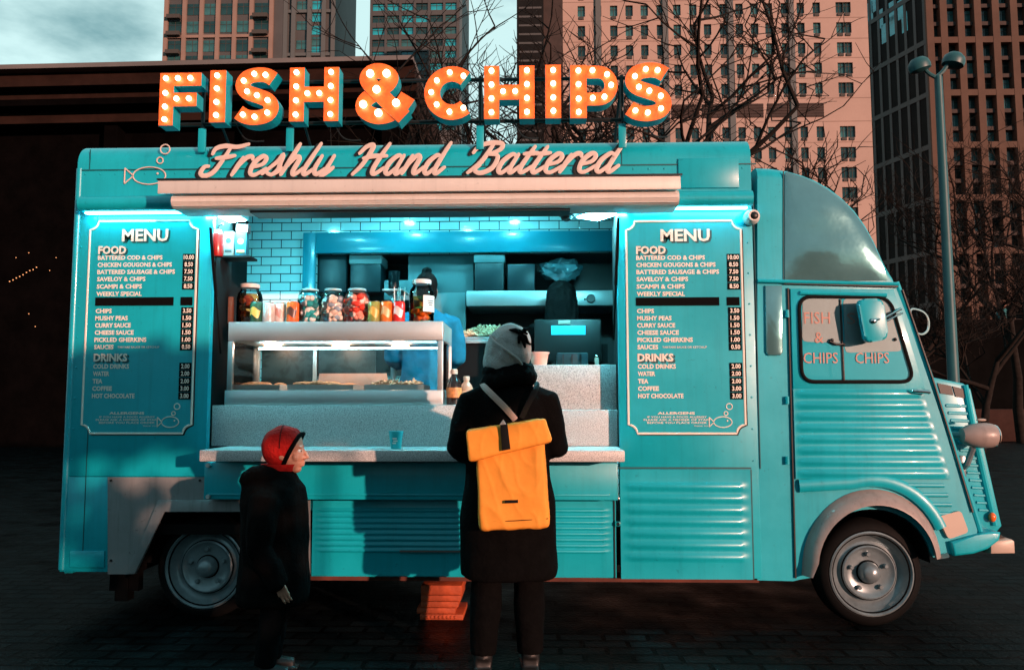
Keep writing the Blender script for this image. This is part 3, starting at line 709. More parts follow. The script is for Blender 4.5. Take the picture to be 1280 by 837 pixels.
# lamps under both ends of the awning
for q in (((240, 261.5), (280, 261.5), (307, 276), (278, 279.5)), ((805, 257.5), (766, 257.5), (721, 272), (747, 276))):
    vs = [P(*q[0], -.19), P(*q[1], -.19), P(*q[2], .26), P(*q[3], .26)]; c = sum(vs, Vector()) / 4
    big = [c + (v - c) * 1.14 + Vector((0, 0, .004)) for v in vs]; cube = [(0, 1, 2, 3), (4, 7, 6, 5), (0, 4, 5, 1), (1, 5, 6, 2), (2, 6, 7, 3), (3, 7, 4, 0)]
    mb = MB(); mb.add(big + [v + Vector((0, 0, .03)) for v in big], cube); h = mb.build('lamp_housing', M['steel'], T)
    mb = MB(); mb.add(vs + [v + Vector((0, 0, .003)) for v in vs], cube); mb.build('lamp_tube', M['lamp'], h)
# gas struts of the hatch, ceiling camera
for a, b in (((263, 284), (276, 442)), ((773, 272), (767, 425))):
    p, q = P(*a, -.03), P(*b, .06)
    mb = MB(); mb.tube([p, p.lerp(q, .55)], .010, 8); mb.tube([p.lerp(q, .5), q], .006, 8); mb.build('gas_strut', M['plate'], T)
mb = MB(); c = P(708, 266, .0); mb.lathe([(.045, .0), (.05, -.012), (.045, -.02), (.036, -.022), (.03, -.04), (.014, -.05), (.001, -.052)], c, 'Z', 16); mb.build('dome_camera', M['black'], T)
# wall camera
c = P(939, 272, -.02); mb = MB(); mb.lathe([(.044, .02), (.046, -.01), (.04, -.04), (.03, -.055)], c, 'Y', 20); cam_ = mb.build('security_camera', M['white'], T)
mb = MB(); mb.ball(c + Vector((.004, -.045, 0)), .027, .02, .027, 14); mb.build('lens', M['black'], cam_)

# ---- roof sign: channel letters with bulbs
def rect_map(x0, x1, y0, y1, Y):
    a, b = P(x0, y1, Y), P(x1, y0, Y)
    return lambda u, v: (a.x + (b.x - a.x) * u, a.z + (b.z - a.z) * v)
def ribbon(pts, hw, ramp=0.):
    """list of (left, right, depth shift) along a centre line."""
    pts = [Vector((p[0], p[1])) for p in pts]; out = []
    for i, p in enumerate(pts):
        t = (pts[min(i + 1, len(pts) - 1)] - pts[max(i - 1, 0)]).normalized(); nn = Vector((-t.y, t.x))
        h = hw[i] if isinstance(hw, list) else hw
        out.append((p + nn * h, p - nn * h, ramp * i / len(pts)))
    return out
def add_ribbon(mb, rb, y0, y1, mi=0, ms=1, grow=0.):
    vs = []
    for l, r, k in rb:
        vs += [(l.x, y0 - k, l.y), (r.x, y0 - k, r.y), (l.x, y1, l.y), (r.x, y1, r.y)]
    n = len(rb)
    mb.add(vs, [(4 * i, 4 * i + 1, 4 * i + 5, 4 * i + 4) for i in range(n - 1)], mi)
    f2 = []
    for i in range(n - 1):
        f2 += [(4 * i + 2, 4 * i + 6, 4 * i + 7, 4 * i + 3), (4 * i, 4 * i + 4, 4 * i + 6, 4 * i + 2), (4 * i + 1, 4 * i + 3, 4 * i + 7, 4 * i + 5)]
    f2 += [(0, 2, 3, 1), (4 * n - 4, 4 * n - 3, 4 * n - 1, 4 * n - 2)]
    mb.add(vs, f2, ms)
YS0, YS1 = -.10, .0
def arc(cx, cy, rx, ry, a0, a1, n=14): return [(cx + rx * math.cos(R(a0 + (a1 - a0) * i / n)), cy + ry * math.sin(R(a0 + (a1 - a0) * i / n))) for i in range(n + 1)]
LET = []
Hpoly = [(0, 0), (.30, 0), (.30, .36), (.70, .36), (.70, 0), (1, 0), (1, 1), (.70, 1), (.70, .64), (.30, .64), (.30, 1), (0, 1)]
Hb = [(.15, .11), (.15, .37), (.15, .63), (.15, .89), (.85, .11), (.85, .37), (.85, .63), (.85, .89), (.38, .5), (.62, .5)]
Spts = spline([(.86, .80), (.70, .87), (.48, .88), (.27, .83), (.18, .70), (.27, .58), (.50, .51), (.74, .43), (.83, .30), (.74, .17), (.50, .12), (.27, .14), (.10, .22)], 4)
Sb = [(.70, .86), (.45, .88), (.22, .76), (.30, .57), (.52, .50), (.76, .41), (.76, .19), (.48, .12), (.22, .16)]
LETTERS = [
    ('F', (198, 252, 91, 157), [('poly', [(0, 0), (.34, 0), (.34, .36), (.90, .36), (.90, .62), (.34, .62), (.34, .75), (1, .75), (1, 1), (0, 1)])], [(.17, .10), (.17, .34), (.17, .60), (.17, .88), (.46, .88), (.76, .88), (.44, .49), (.74, .49)]),
    ('I', (261, 283, 88, 153), [('poly', [(0, 0), (1, 0), (1, 1), (0, 1)])], [(.5, .12), (.5, .37), (.5, .63), (.5, .88)]),
    ('S', (292, 350, 85, 156), [('rib', Spts, .165)], Sb),
    ('H', (361, 424, 84, 152), [('poly', Hpoly)], Hb),
    ('&', (444, 513, 83, 152), [('rib', spline([(.96, .46), (.82, .26), (.62, .12), (.38, .09), (.17, .20), (.17, .36), (.34, .50), (.58, .66), (.64, .80), (.50, .90), (.32, .90), (.22, .80), (.26, .68), (.44, .50), (.66, .28), (.90, .06)], 4), .145)], [(.28, .84), (.58, .84), (.40, .55), (.16, .28), (.44, .12), (.76, .30)]),
    ('C', (530, 592, 83, 150), [('rib', arc(.56, .5, .40, .36, 48, 312, 26), .16)], [(.80, .80), (.52, .87), (.26, .72), (.15, .5), (.26, .27), (.52, .13), (.80, .20)]),
    ('H', (605, 668, 82, 149), [('poly', Hpoly)], Hb),
    ('I', (682, 701, 81, 148), [('poly', [(0, 0), (1, 0), (1, 1), (0, 1)])], [(.5, .12), (.5, .37), (.5, .63), (.5, .88)]),
    ('P', (713, 773, 81, 148), [('poly', [(0, 0), (.34, 0), (.34, 1), (0, 1)]), ('rib', [(.342, .865), (.5, .865)] + arc(.58, .61, .265, .255, 90, -90, 14) + [(.5, .355), (.342, .355)], .135)], [(.17, .10), (.17, .35), (.17, .62), (.17, .88), (.46, .88), (.76, .80), (.84, .60), (.70, .38), (.46, .36)]),
    ('S', (781, 839, 79, 151), [('rib', Spts, .165)], Sb),
]
bulb_me = None
for ch, (x0, x1, y0, y1), shapes, bulbs in LETTERS:
    mp_ = rect_map(x0, x1, y0, y1, YS0); mb = MB()
    sx = abs(mp_(1, 0)[0] - mp_(0, 0)[0])
    for s in shapes:
        if s[0] == 'poly': mb.prism([mp_(*p) for p in s[1]], YS0, YS1, 0, 1)
        else:
            k = 5 if ch == '&' else 0
            add_ribbon(mb, ribbon([mp_(*p) for p in s[1]], s[2] * sx, .012 if ch == '&' else 0), YS0, YS1)
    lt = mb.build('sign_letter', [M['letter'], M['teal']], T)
    lt['label'] = 'orange lit sign letter ' + ch
    for b in bulbs:
        q = mp_(*b); big = ch == '&'
        if bulb_me is None:
            m2 = MB(); m2.ball((0, 0, 0), .0155, n=10); tmp = m2.build('bulb', M['bulb']); bulb_me = tmp.data; bpy.data.objects.remove(tmp)
        o = bpy.data.objects.new('bulb', bulb_me); COL.objects.link(o); link(o, lt); s_ = 1.45 if big else 1.0
        o.scale = (s_, s_, s_); o.location = Vector((q[0], YS0 - .016 - (.012 if big else 0), q[1]))
for px in (252, 362, 600, 778):
    mb = MB(); xx = X(px, -.02, 175); mb.box(xx - .022, xx + .022, -.022, -.004, Z(188, 0), Z(158, 0), bev=.003); mb.build('sign_bracket', M['teal'], T)
mb = MB()
for py in (100, 152):
    mb.tube([(X(200, YS1 + .02, 110), YS1 + .02, Z(py, YS1 + .02)), (X(836, YS1 + .02, 110), YS1 + .02, Z(py, YS1 + .02))], .012, 8)
for px in (252, 362, 600, 778): mb.tube([(X(px, 0, 150), YS1 + .02, Z(100, .06)), (X(px, 0, 150), YS1 + .02, ZR - .01)], .012, 8); mb.tube([(X(px, 0, 150), YS1 + .02, Z(100, .06)), (X(px, 0, 150), .65, ZR - .01)], .009, 6)
mb.build('sign_rail', M['black'], T)
for px in (300, 420, 640, 800):
    mb = MB(); a = Vector((X(px, .1, 150), YS1, Z(150, .06))); mb.tube(spline([a, a + Vector((.05, .02, -.10)), a + Vector((.1, .05, -.12)), a + Vector((.16, .08, -.11))], 4), .005, 5); mb.build('sign_cable', M['black'], T)

# ---- script lettering on the sign band
SCR = {
 'F': (1.25, [[(.62, 1.80), (.56, .9), (.42, .2), (.12, -.02), (-.14, .12), (-.12, .45), (.06, .50)], [(-.05, 1.22), (-.02, 1.62), (.35, 1.80), (.9, 1.72), (1.35, 1.92)], [(.22, .92), (.55, .96), (1.0, 1.08)]]),
 'r': (.62, [[(-.02, .0), (.10, .95)], [(.06, .45), (.24, .92), (.46, 1.0), (.56, .84)]]),
 'e': (.72, [[(.10, .42), (.46, .58), (.50, .88), (.28, 1.0), (.05, .62), (.10, .12), (.36, 0), (.72, .34)]]),
 's': (.70, [[(-.1, .05), (.30, .70), (.40, 1.12), (.46, .66), (.52, .26), (.34, 0), (.06, .12)], [(.36, .02), (.70, .36)]]),
 'h': (.86, [[(.0, .0), (.10, 1.0), (.16, 1.9)], [(.05, .40), (.28, .95), (.48, .84), (.46, .18), (.60, 0), (.86, .34)]]),
 'l': (.46, [[(.18, 1.9), (.08, .9), (.02, .22), (.16, 0), (.46, .34)]]),
 'y': (.72, [[(.02, 1.0), (-.02, .30), (.18, .0), (.44, .30)], [(.56, 1.0), (.50, .2), (.40, -.5), (.12, -.72), (-.05, -.5)], [(.46, -.1), (.78, .36)]]),
 'H': (1.30, [[(-.20, 1.18), (-.02, 1.66), (.26, 1.80), (.30, 1.3), (.18, .5), (-.06, 0)], [(1.02, 1.88), (.88, 1.0), (.80, .25), (.96, 0), (1.30, .34)], [(.10, .86), (.55, .98), (1.15, .98)]]),
 'a': (.86, [[(.54, .86), (.32, 1.0), (.06, .62), (.06, .14), (.26, .0), (.50, .36)], [(.58, 1.0), (.52, .22), (.64, 0), (.88, .34)]]),
 'n': (.86, [[(-.02, .0), (.08, .98)], [(.04, .40), (.28, .96), (.48, .84), (.46, .18), (.60, 0), (.86, .34)]]),
 'd': (.90, [[(.54, .86), (.32, 1.0), (.06, .62), (.06, .14), (.26, .0), (.50, .36)], [(.68, 1.9), (.58, 1.0), (.52, .22), (.66, 0), (.92, .34)]]),
 'B': (1.15, [[(.50, 1.75), (.36, .6), (.02, .02)], [(-.18, 1.14), (-.06, 1.62), (.36, 1.86), (.86, 1.78), (.90, 1.35), (.52, 1.02)], [(.52, 1.02), (.94, .92), (.98, .30), (.60, .0), (.26, .16), (.38, .44)]]),
 't': (.50, [[(.20, 1.55), (.10, .8), (.04, .22), (.20, 0), (.52, .34)], [(-.10, 1.0), (.22, 1.04), (.46, 1.08)]]),
}
def script_word(word, x0, x1, base, xh, Y, parent):
    strokes = []; cx = 0; sh = .38
    for c in word:
        w, st = SCR[c]
        for s in st: strokes.append([(p[0] * .92 + cx + (p[1] if p[1] < 1 else 1 + (p[1] - 1) * .74) * sh, p[1] if p[1] < 1 else 1 + (p[1] - 1) * .74) for p in s])
        cx += w * .98
    al = [p for s in strokes for p in s]; ax, bx = min(p[0] for p in al), max(p[0] for p in al)
    A, B = P(x0, base, Y), P(x1, base, Y); u = P(x0, base - xh, Y).z - A.z
    kx = (B.x - A.x - u * .26) / (bx - ax)
    for nm, m, dx, dz, dy in (('drop_shadow', M['black'], -.026, -.006, .0105), ('lettering', M['lettering'], 0, 0, 0)):
        mb = MB()
        for i, s in enumerate(strokes):
            pts = spline([(A.x + u * .13 + (p[0] - ax) * kx + dx, Y + dy - .0007 * (i % 7), A.z + u * .12 + p[1] * u * .9 + dz) for p in s], 5)
            n = len(pts); rad = [u * (.082 + .036 * math.sin(math.pi * k / (n - 1))) for k in range(n)]
            mb.tube(pts, rad, 10, flat=(Vector((0, 1, 0)), .12))
            for e in (0, -1): mb.ball(pts[e], rad[e], rad[e] * .12, rad[e], 10)
        mb.build(nm, m, parent)
band = MB(); band.box(X(240, 0, 200), X(790, 0, 200), -.004, .002, Z(226, 0), Z(226, 0) + .003); sb = band.build('script_sign', M['teal_dark'], T); sb['label'] = 'hand painted script reading Freshly Hand Battered'
script_word('Freshly', 247, 421, 222.5, 25.5, -.014, sb)
script_word('Hand', 437, 567, 221, 25.5, -.014, sb)
script_word('Battered', 581, 786, 219.5, 25.5, -.014, sb)

# ---- fish emblem: outline, eye, bubbles
def fish(mb, mp2, k):
    """mp2(u, v) with u 0..1 to the right, v 0..1 up, for the fish body with tail; k = line radius."""
    Y = -.006; o = lambda u, v: (mp2(u, v)[0], Y, mp2(u, v)[1])
    body = [o(.60 + .40 * math.cos(R(a)), .5 + .5 * math.sin(R(a))) for a in range(0, 360, 12)]
    mb.tube(body, k, 6, closed=True)
    mb.tube([o(.215, .5), o(0, .95)], k, 6); mb.tube([o(0, .95), o(0, .05)], k, 6); mb.tube([o(0, .05), o(.215, .5)], k, 6)
    mb.ball(o(.80, .62), k * 1.7, k, k * 1.7, 8)
def bubble(mb, x, z, r, k): mb.tube([(x + r * math.cos(R(a)), -.006, z + r * math.sin(R(a))) for a in range(0, 360, 20)], k, 6, closed=True)
mb = MB(); a, b = P(156, 231, 0), P(208, 209, 0)
fish(mb, lambda u, v: (a.x + (b.x - a.x) * u, a.z + (b.z - a.z) * v), .0042)
c = P(207, 187, 0); bubble(mb, c.x, c.z, .029, .0042); c = P(200.5, 201, 0); bubble(mb, c.x, c.z, .019, .0042)
mb.build('fish_emblem', M['lettering'], T)

# ---- menu boards
ITEMS = [('BATTERED COD & CHIPS', '10.00', 323), ('CHICKEN GOUGONS & CHIPS', '8.50', 332), ('BATTERED SAUSAGE & CHIPS', '7.50', 341), ('SAVELOY & CHIPS', '7.50', 350), ('SCAMPI & CHIPS', '8.50', 359.3), ('WEEKLY SPECIAL', None, 368.6),
         ('CHIPS', '3.50', 390), ('MUSHY PEAS', '1.50', 399), ('CURRY SAUCE', '1.50', 408), ('CHEESE SAUCE', '1.50', 417), ('PICKLED GHERKINS', '1.00', 426), ('SAUCES', '0.50', 435),
         ('COLD DRINKS', '2.00', 459), ('WATER', '2.00', 468), ('TEA', '2.00', 477.3), ('COFFEE', '3.00', 486.3), ('HOT CHOCOLATE', '3.00', 495.4)]
def menu_board(bl, br, label):
    x0, x1 = X(bl, 0, 410), X(br, 0, 410); zt, zb = Z(276.5, 0, (bl + br) / 2), Z(541.5, 0, (bl + br) / 2)
    ux = lambda u: x0 + (x1 - x0) * u
    vz = lambda py: zt + (zb - zt) * (py - 276.5) / 265.0
    mb = MB(); r = .05; pts = []
    for cx, cz, a0, a1 in ((x0, zt, 0, -90), (x0, zb, 90, 0), (x1, zb, 180, 90), (x1, zt, 270, 180)):
        pts += [(cx + r * math.cos(R(a0 + (a1 - a0) * i / 6)), cz + r * math.sin(R(a0 + (a1 - a0) * i / 6))) for i in range(7)]
    mb.prism([(p[0], p[1]) for p in pts], -.005, .003); bd = mb.build('menu_board', M['teal'], T); bd['label'] = label
    for nm, k, rad, m, dx in (('border', 0, .0062, M['menutext'], 0), ('border_shadow', .004, .006, M['black'], .008)):
        mb = MB(); mb.tube([(p[0] + dx, -.0055 + k, p[1] - dx * .6) for p in pts], rad, 6, closed=True, flat=(Vector((0, 1, 0)), .5)); mb.build(nm, m, bd)
    y = -.0075
    def tx(s, u0, u1, p0, p1, bold=.03, shadow=False):
        mb = MB(); text(mb, s, ux(u0), ux(u1), vz(p1), vz(p0), y, bold=bold); o = mb.build('menu_line', M['menutext'], bd)
        if shadow:
            sh = MB(); text(sh, s, ux(u0) + .010, ux(u1) + .012, vz(p1) - .010, vz(p0) - .008, y + .0012, bold=bold + .02); sh.build('line_shadow', M['teal_dark'], bd)
    tx('MENU', .30, .73, 286.8, 302.6, .03, True)
    tx('FOOD', .085, .345, 308, 318.5, .04, True)
    tx('DRINKS', .085, .395, 443, 453, .04, True)
    for s, pr, py in ITEMS:
        wdt = .0300 * len(s); u0 = .085; h = 2.9
        tx(s, u0, u0 + wdt, py - h, py + h, .035)
        if s == 'SAUCES': tx('TARTARE SAUCE OR KETCHUP', u0 + wdt + .035, u0 + wdt + .42, py - 1.0, py + 1.5, .01)
        if pr:
            pl = MB(); pl.box(ux(.875), ux(.985), -.0085, -.0052, vz(py + 4.3), vz(py - 4.3))
            text(pl, pr, ux(.892 if len(pr) < 5 else .882), ux(.970 if len(pr) < 5 else .978), vz(py + 2.9), vz(py - 2.9), -.0095, bold=.03, mi=1); pl.build('price_plate', [M['plate'], M['menutext']], bd)
    for a, b in ((.078, .80), (.865, .975)):
        pl = MB(); pl.box(ux(a), ux(b), -.0085, -.0052, vz(383.5), vz(373)); pl.build('blank_slot', M['plate'], bd)
    tx('ALLERGENS', .25, .57, 515, 518.2, .03)
    for i, s in enumerate(('IF YOU HAVE A FOOD ALLERGY', 'PLEASE ASK A MEMBER OF STAFF', 'BEFORE YOU PLACE ORDER')):
        tx(s, .13 + .03 * (i == 2) + .03 * (i == 0), .70 - .03 * (i == 2) - .03 * (i == 0), 520.2 + 3.5 * i, 522.4 + 3.5 * i, .015)
    tx('THANK YOU', .56, .69, 531.5, 533, .0)
    mb = MB(); fx0, fx1, fz0, fz1 = ux(.69), ux(.885), vz(534), vz(521)
    fish(mb, lambda u, v: (fx0 + (fx1 - fx0) * u, fz0 + (fz1 - fz0) * v), .003)
    bubble(mb, ux(.865), vz(508.5), .017, .003); bubble(mb, ux(.835), vz(517), .011, .003)
    mb.build('fish_emblem', M['menutext'], bd)
menu_board(108, 243.5, 'left menu board, partly in lamp light')
menu_board(784, 928.5, 'right menu board beside the cab')

# ---- lower side: wheel arch panel, counter box, corrugated panels
def px_poly(pts, Y): return [(P(a, b, Y).x, P(a, b, Y).z) for a, b in pts]
mb = MB(); mb.prism(px_poly([(135, 596), (388, 596), (388, 717), (345, 717), (308, 637), (206, 637), (168, 717), (135, 717)], -.006), -.010, -.002); wa = mb.build('wheel_arch_panel', M['arch'], T)
mb = MB(); mb.prism(px_poly([(160, 716), (198, 625), (316, 625), (356, 716), (345, 716.5), (308, 638), (206, 638), (170, 716.5)], -.02), -.030, -.0105, bev=.004); mb.build('arch_lip', M['arch'], wa)
for a, b in ((139, 600), (139, 700), (250, 600), (383, 700)): p = P(a, b, -.01); mb = MB(); mb.lathe([(.007, -.004), (.007, .004)], (p.x, -.012, p.z), 'Y', 10); mb.build('screw', M['black'], wa)
mb = MB(); mb.box(AX0 - .09, X(390, 0, 650), .9, .95, .25, AZ + .01); mb.box(AX0 - .09, X(390, 0, 650), .055, .9, AZ + .012, AZ + .04); mb.box(AX0 - .097, AX0 - .091, .055, .95, .25, AZ + .01)
mb.build('wheel_well', M['under'], T)
# box under the counter
cbY = -.13
mb = MB(); mb.box(X(255, cbY, 600), X(770, 0, 600) - .004, cbY, -.002, Z(624.5, cbY), Z(578, cbY), bev=.004); cbx = mb.build('counter_box', M['teal'], T)
mb = MB(); z = Z(617, cbY); mb.box(X(262, cbY, 600), X(762, cbY, 600), cbY - .008, cbY - .001, z - .01, z, bev=.002); mb.build('box_flange', M['teal'], cbx)
mb = MB()
for py in (581, 620): p = P(261, py, cbY); mb.lathe([(.012, -.014), (.012, .004)], (p.x, cbY - .004, p.z), 'Y', 10)
mb.build('hinge', M['steel'], cbx)
x0, x1 = X(391, 0, 670), X(766, 0, 670)
mb = MB(); corrugated(mb, lambda z: x0, lambda z: x1, Z(720, -.02), Z(626, -.02), 8, .012, -.014, .035, Z(692, -.02), Z(634, -.02)); cp = mb.build('corrugated_panel', M['teal'], T)
mb = MB(); mb.box(X(500, -.02, 687), X(585, -.02, 687), -.034, -.020, Z(689.5, -.02), Z(687, -.02)); mb.build('slot_trim', M['chrome'], cp)
x2, x3 = X(775.5, 0, 655), X(939, 0, 655)
mb = MB(); corrugated(mb, lambda z: x2, lambda z: x3, Z(722, -.01), Z(586, -.01), 7, .014, -.012, .04, Z(702, -.01), Z(600, -.01)); dr = mb.build('service_door', M['teal'], T)
mb = MB(); mb.box(x2 - .012, x3 + .008, -.003, .002, Z(586, 0) + .003, Z(586, 0) + .013); mb.box(x3 + .003, x3 + .010, -.003, .002, Z(722, 0), Z(586, 0)); mb.build('door_gap', M['teal_dark'], dr)
mb = MB(); p = P(772, 654, -.02); mb.lathe([(.010, -.03), (.017, -.02), (.017, -.012), (.008, .004)], (p.x, -.012, p.z), 'Y', 14); mb.build('knob', M['chrome'], dr)
p = P(768, 622.5, -.02); mb = MB(); mb.box(p.x - .028, p.x + .028, -.034, -.002, p.z - .010, p.z + .010, bev=.004); mb.tube([(p.x + .018, -.03, p.z + .01), (p.x + .018, -.03, p.z + .15)], .004, 6); mb.build('latch', M['chrome'], T)
mb = MB(); mb.box(X(768, 0, 650) - .004, X(768, 0, 650) + .003, -.004, .002, ZB0, HZ0 - .03); mb.build('panel_gap', M['black'], T)

# ---- serving counter
cY = -.34
cz = Z(562.5, cY)
mb = MB(); mb.box(X(249, cY, 570), X(781, cY, 570), cY, .30, Z(577, cY), cz, bev=.006); ctr = mb.build('counter_top', M['granite'], T)
zsh = Z(506, .06)
mb = MB(); mb.box(HX0 + .004, X(660, .06, 535), .06, .64, cz + .001, zsh, bev=.004); mb.box(X(660, .06, 535) + .003, HX1 - .003, .07, .40, cz + .001, Z(512, .07), bev=.004); mb.build('counter_back', M['granite'], T)
mb = MB(); mb.box(X(651, .12, 480), HX1 - .003, .12, .42, Z(512, .07) + .001, Z(456, .12), bev=.004); mb.build('upper_block', M['granite'], T)
mb = MB(); mb.box(HX0 + .06, HX1 - .003, .645, .68, FZ, Z(512, .07) - .01); mb.build('counter_rear', M['under'], T)
# reveal of the hatch
for a, b in ((HX0 - .04, HX0 + .003), (HX1 - .001, HX1 + .03)): mb = MB(); mb.box(a, b, .052, .30, cz, HZ1 + .1); mb.build('hatch_jamb', M['under'], T)

# ---- interior: tiled far wall with a blue framed recess
YW = 1.35
nx0, nx1, nz0, nz1 = X(393, YW), XR - .25, Z(470, YW), Z(316, YW)
mb = MB()
mb.box(XL + .06, nx0 - .001, YW, YW + .04, FZ, ZR - .06); mb.box(nx0, XR - .06, YW, YW + .04, nz1, ZR - .06); mb.box(nx0, XR - .06, YW, YW + .04, FZ, nz0)
mb.build('tiled_wall', M['tile'], T, loc=(X(311, YW), YW, Z(330, YW)))
mb = MB(); fo = Z(290, YW); mb.box(X(379.5, YW, 330), nx0, YW - .03, YW - .002, nz0, fo, bev=.004); mb.box(nx0 + .001, nx1, YW - .03, YW - .002, nz1, fo, bev=.004)
mb.build('recess_frame', M['teal_inner'], T)
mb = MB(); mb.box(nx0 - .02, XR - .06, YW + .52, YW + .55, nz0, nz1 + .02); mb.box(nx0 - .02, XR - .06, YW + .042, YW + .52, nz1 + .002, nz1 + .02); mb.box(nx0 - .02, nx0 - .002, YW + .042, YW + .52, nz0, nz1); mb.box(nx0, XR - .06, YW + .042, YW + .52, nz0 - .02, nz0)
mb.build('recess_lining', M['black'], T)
mb = MB(); mb.box(XL + .3, HX0 - .28, .35, 1.34, FZ, ZR - .07); mb.build('partition', M['under'], T)
mb = MB(); mb.box(HX1 + .42, HX1 + .46, .35, 1.34, FZ, ZR - .07); mb.build('partition', M['under'], T)
mb = MB(); mb.box(HX0 - .2, HX1 + .4, .08, YW - .01, ZR - .10, ZR - .075); mb.build('ceiling_panel', M['white'], T)
for px in (487, 640, 560, 345):  # the leftmost one is unseen, added to brighten the tiles
    y = .62 if px in (560, 345) else .95; mb = MB(); xx = X(px, y); mb.lathe([(.038, -.006), (.038, .004)], (xx, y, ZR - .107), 'Z', 16); mb.build('downlight', M['down'], T)
M['panel'] = mat('grey_cabinet_door', (.11, .20, .215), .4, vary=.06)
M['plastic_dark'] = mat('dark_teal_plastic', (.005, .024, .030), .4, vary=.1)
M['plastic_pale'] = mat('pale_lid', (.30, .42, .43), .4)
M['bagfilm'] = mat('plastic_film', (.10, .22, .25), .12, spec=.9, bump=.6, bscale=9)
yb = YW + .30
def ibox(px0, px1, py0, py1, y0, y1, bev=.006):
    mb = MB(); c = (px0 + px1) / 2; mb.box(X(px0, y0, (py0 + py1) / 2), X(px1, y0, (py0 + py1) / 2), y0, y1, Z(py1, y0, c), Z(py0, y0, c), bev=bev); return mb
ibox(510, 592, 319, 376, YW + .12, YW + .5).build('cabinet_door', M['panel'], T)
ibox(543, 582, 366, 420, YW + .05, YW + .10).build('cabinet_door', M['panel'], T)
hood = ibox(583, 770, 363, 382, YW - .06, YW + .5).build('extractor_hood', M['steel'], T)
mb = MB(); c = P(738.5, 373, YW - .06); mb.lathe([(.030, -.03), (.032, -.004), (.034, .002)], (c.x, YW - .062, c.z), 'Y', 18); mb.build('hood_knob', M['black'], hood)
mb = MB(); c = P(731, 374, YW - .06); mb.lathe([(.008, -.012), (.008, .002)], (c.x, YW - .062, c.z), 'Y', 10); mb.build('hood_button', M['black'], hood)
ibox(480, 545, 350, 375, YW + .03, YW + .5).build('ledge', M['panel'], T)
mb = ibox(560, 680, 424, 429, 1.05, 1.33); mb.build('worktop', M['steel'], T)
mb = MB(); mb.box(X(560, 1.06, 450), X(760, 1.06, 450), 1.07, 1.33, FZ, Z(430, 1.05)); mb.build('base_unit', M['under'], T)

# ---- cab (front to the right)
def cabx(px, py): p = P(px, py, 0); return (p.x, p.z)
roofpts = [(947, 206.5), (965, 207), (985, 210), (1004, 215), (1022, 222), (1040, 232), (1056, 244), (1072, 260), (1086, 279), (1097, 299), (1106, 319), (1113, 338), (1118, 354)]
WC = (1090, 706)      # front wheel centre in the photograph
def archpt(a, rx, ry): return (WC[0] + rx * math.cos(R(a)), WC[1] - ry * math.sin(R(a)))
arch_in = [archpt(a, 76, 70) for a in range(4, 181, 8)] + [(1013, 722)]
outline = roofpts + [(1125, 366), (1146, 430), (1170, 500), (1196, 580), (1222, 662), (1221, 676), (1214, 686), (1200, 692), (1186, 692)] + [archpt(8, 78, 70)] + arch_in[1:] + [(1000, 724), (992, 726), (947, 725)]
mb = MB(); poly = [cabx(*p) for p in outline]
bm = bmesh.new(); y0, y1 = .004, TY - .004
a = sum(p[0] * q[1] - q[0] * p[1] for p, q in zip(poly, poly[1:] + poly[:1]))
if a < 0: poly = poly[::-1]
A = [bm.verts.new((p[0], y0, p[1])) for p in poly]; B = [bm.verts.new((p[0], y1, p[1])) for p in poly]
fA = bm.faces.new(A); fB = bm.faces.new(B[::-1])
for i in range(len(poly)): bm.faces.new((A[i], B[i], B[(i + 1) % len(poly)], A[(i + 1) % len(poly)]))
bmesh.ops.recalc_face_normals(bm, faces=bm.faces)
zlim = cabx(1000, 345)[1]
eds = [e for e in bm.edges if abs(e.verts[0].co.y - e.verts[1].co.y) < 1e-6 and min(v.co.z for v in e.verts) > zlim and e.verts[0].co.x > XR + .01]
bmesh.ops.bevel(bm, geom=eds, offset=.07, segments=4, affect='EDGES', profile=.5)
bmesh.ops.triangulate(bm, faces=[f for f in bm.faces if len(f.verts) > 4])
mb.bm(bm, 0, True); cab = mb.build('cab', M['teal'], T)
# upper quarter panel: glossy, slightly bowed sheet
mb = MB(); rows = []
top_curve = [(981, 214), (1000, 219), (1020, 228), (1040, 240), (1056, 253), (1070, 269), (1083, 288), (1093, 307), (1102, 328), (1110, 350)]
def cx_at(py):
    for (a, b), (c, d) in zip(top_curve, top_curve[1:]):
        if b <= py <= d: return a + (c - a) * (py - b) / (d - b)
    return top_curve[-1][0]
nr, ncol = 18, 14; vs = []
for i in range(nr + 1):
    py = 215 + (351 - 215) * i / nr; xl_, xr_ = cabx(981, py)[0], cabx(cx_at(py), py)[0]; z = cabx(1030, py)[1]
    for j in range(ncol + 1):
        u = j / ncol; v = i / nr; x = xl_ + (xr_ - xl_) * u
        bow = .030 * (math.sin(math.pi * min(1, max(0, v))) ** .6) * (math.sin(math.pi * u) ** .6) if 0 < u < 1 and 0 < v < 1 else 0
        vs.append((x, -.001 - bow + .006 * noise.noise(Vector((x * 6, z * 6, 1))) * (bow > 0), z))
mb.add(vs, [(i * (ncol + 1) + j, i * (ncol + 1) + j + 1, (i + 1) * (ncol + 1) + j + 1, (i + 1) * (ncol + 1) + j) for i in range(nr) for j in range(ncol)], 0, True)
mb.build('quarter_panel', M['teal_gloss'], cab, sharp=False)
mb = MB(); mb.tube([Vector((cabx(979.5, 214)[0], .002, cabx(979.5, 214)[1])), Vector((cabx(979.5, 350)[0], .002, cabx(979.5, 350)[1]))], .004, 6); mb.build('seam', M['teal_dark'], cab)
mb = MB(); p, q = P(947, 351, -.01), P(1123, 355, -.01); mb.tube([p, q], .011, 8); mb.build('drip_rail', M['teal'], cab)
mb = MB(); p, q = P(980, 354, -.006), P(1122, 358, -.006); mb.tube([p, q], .007, 6); mb.build('door_gap', M['black'], cab)
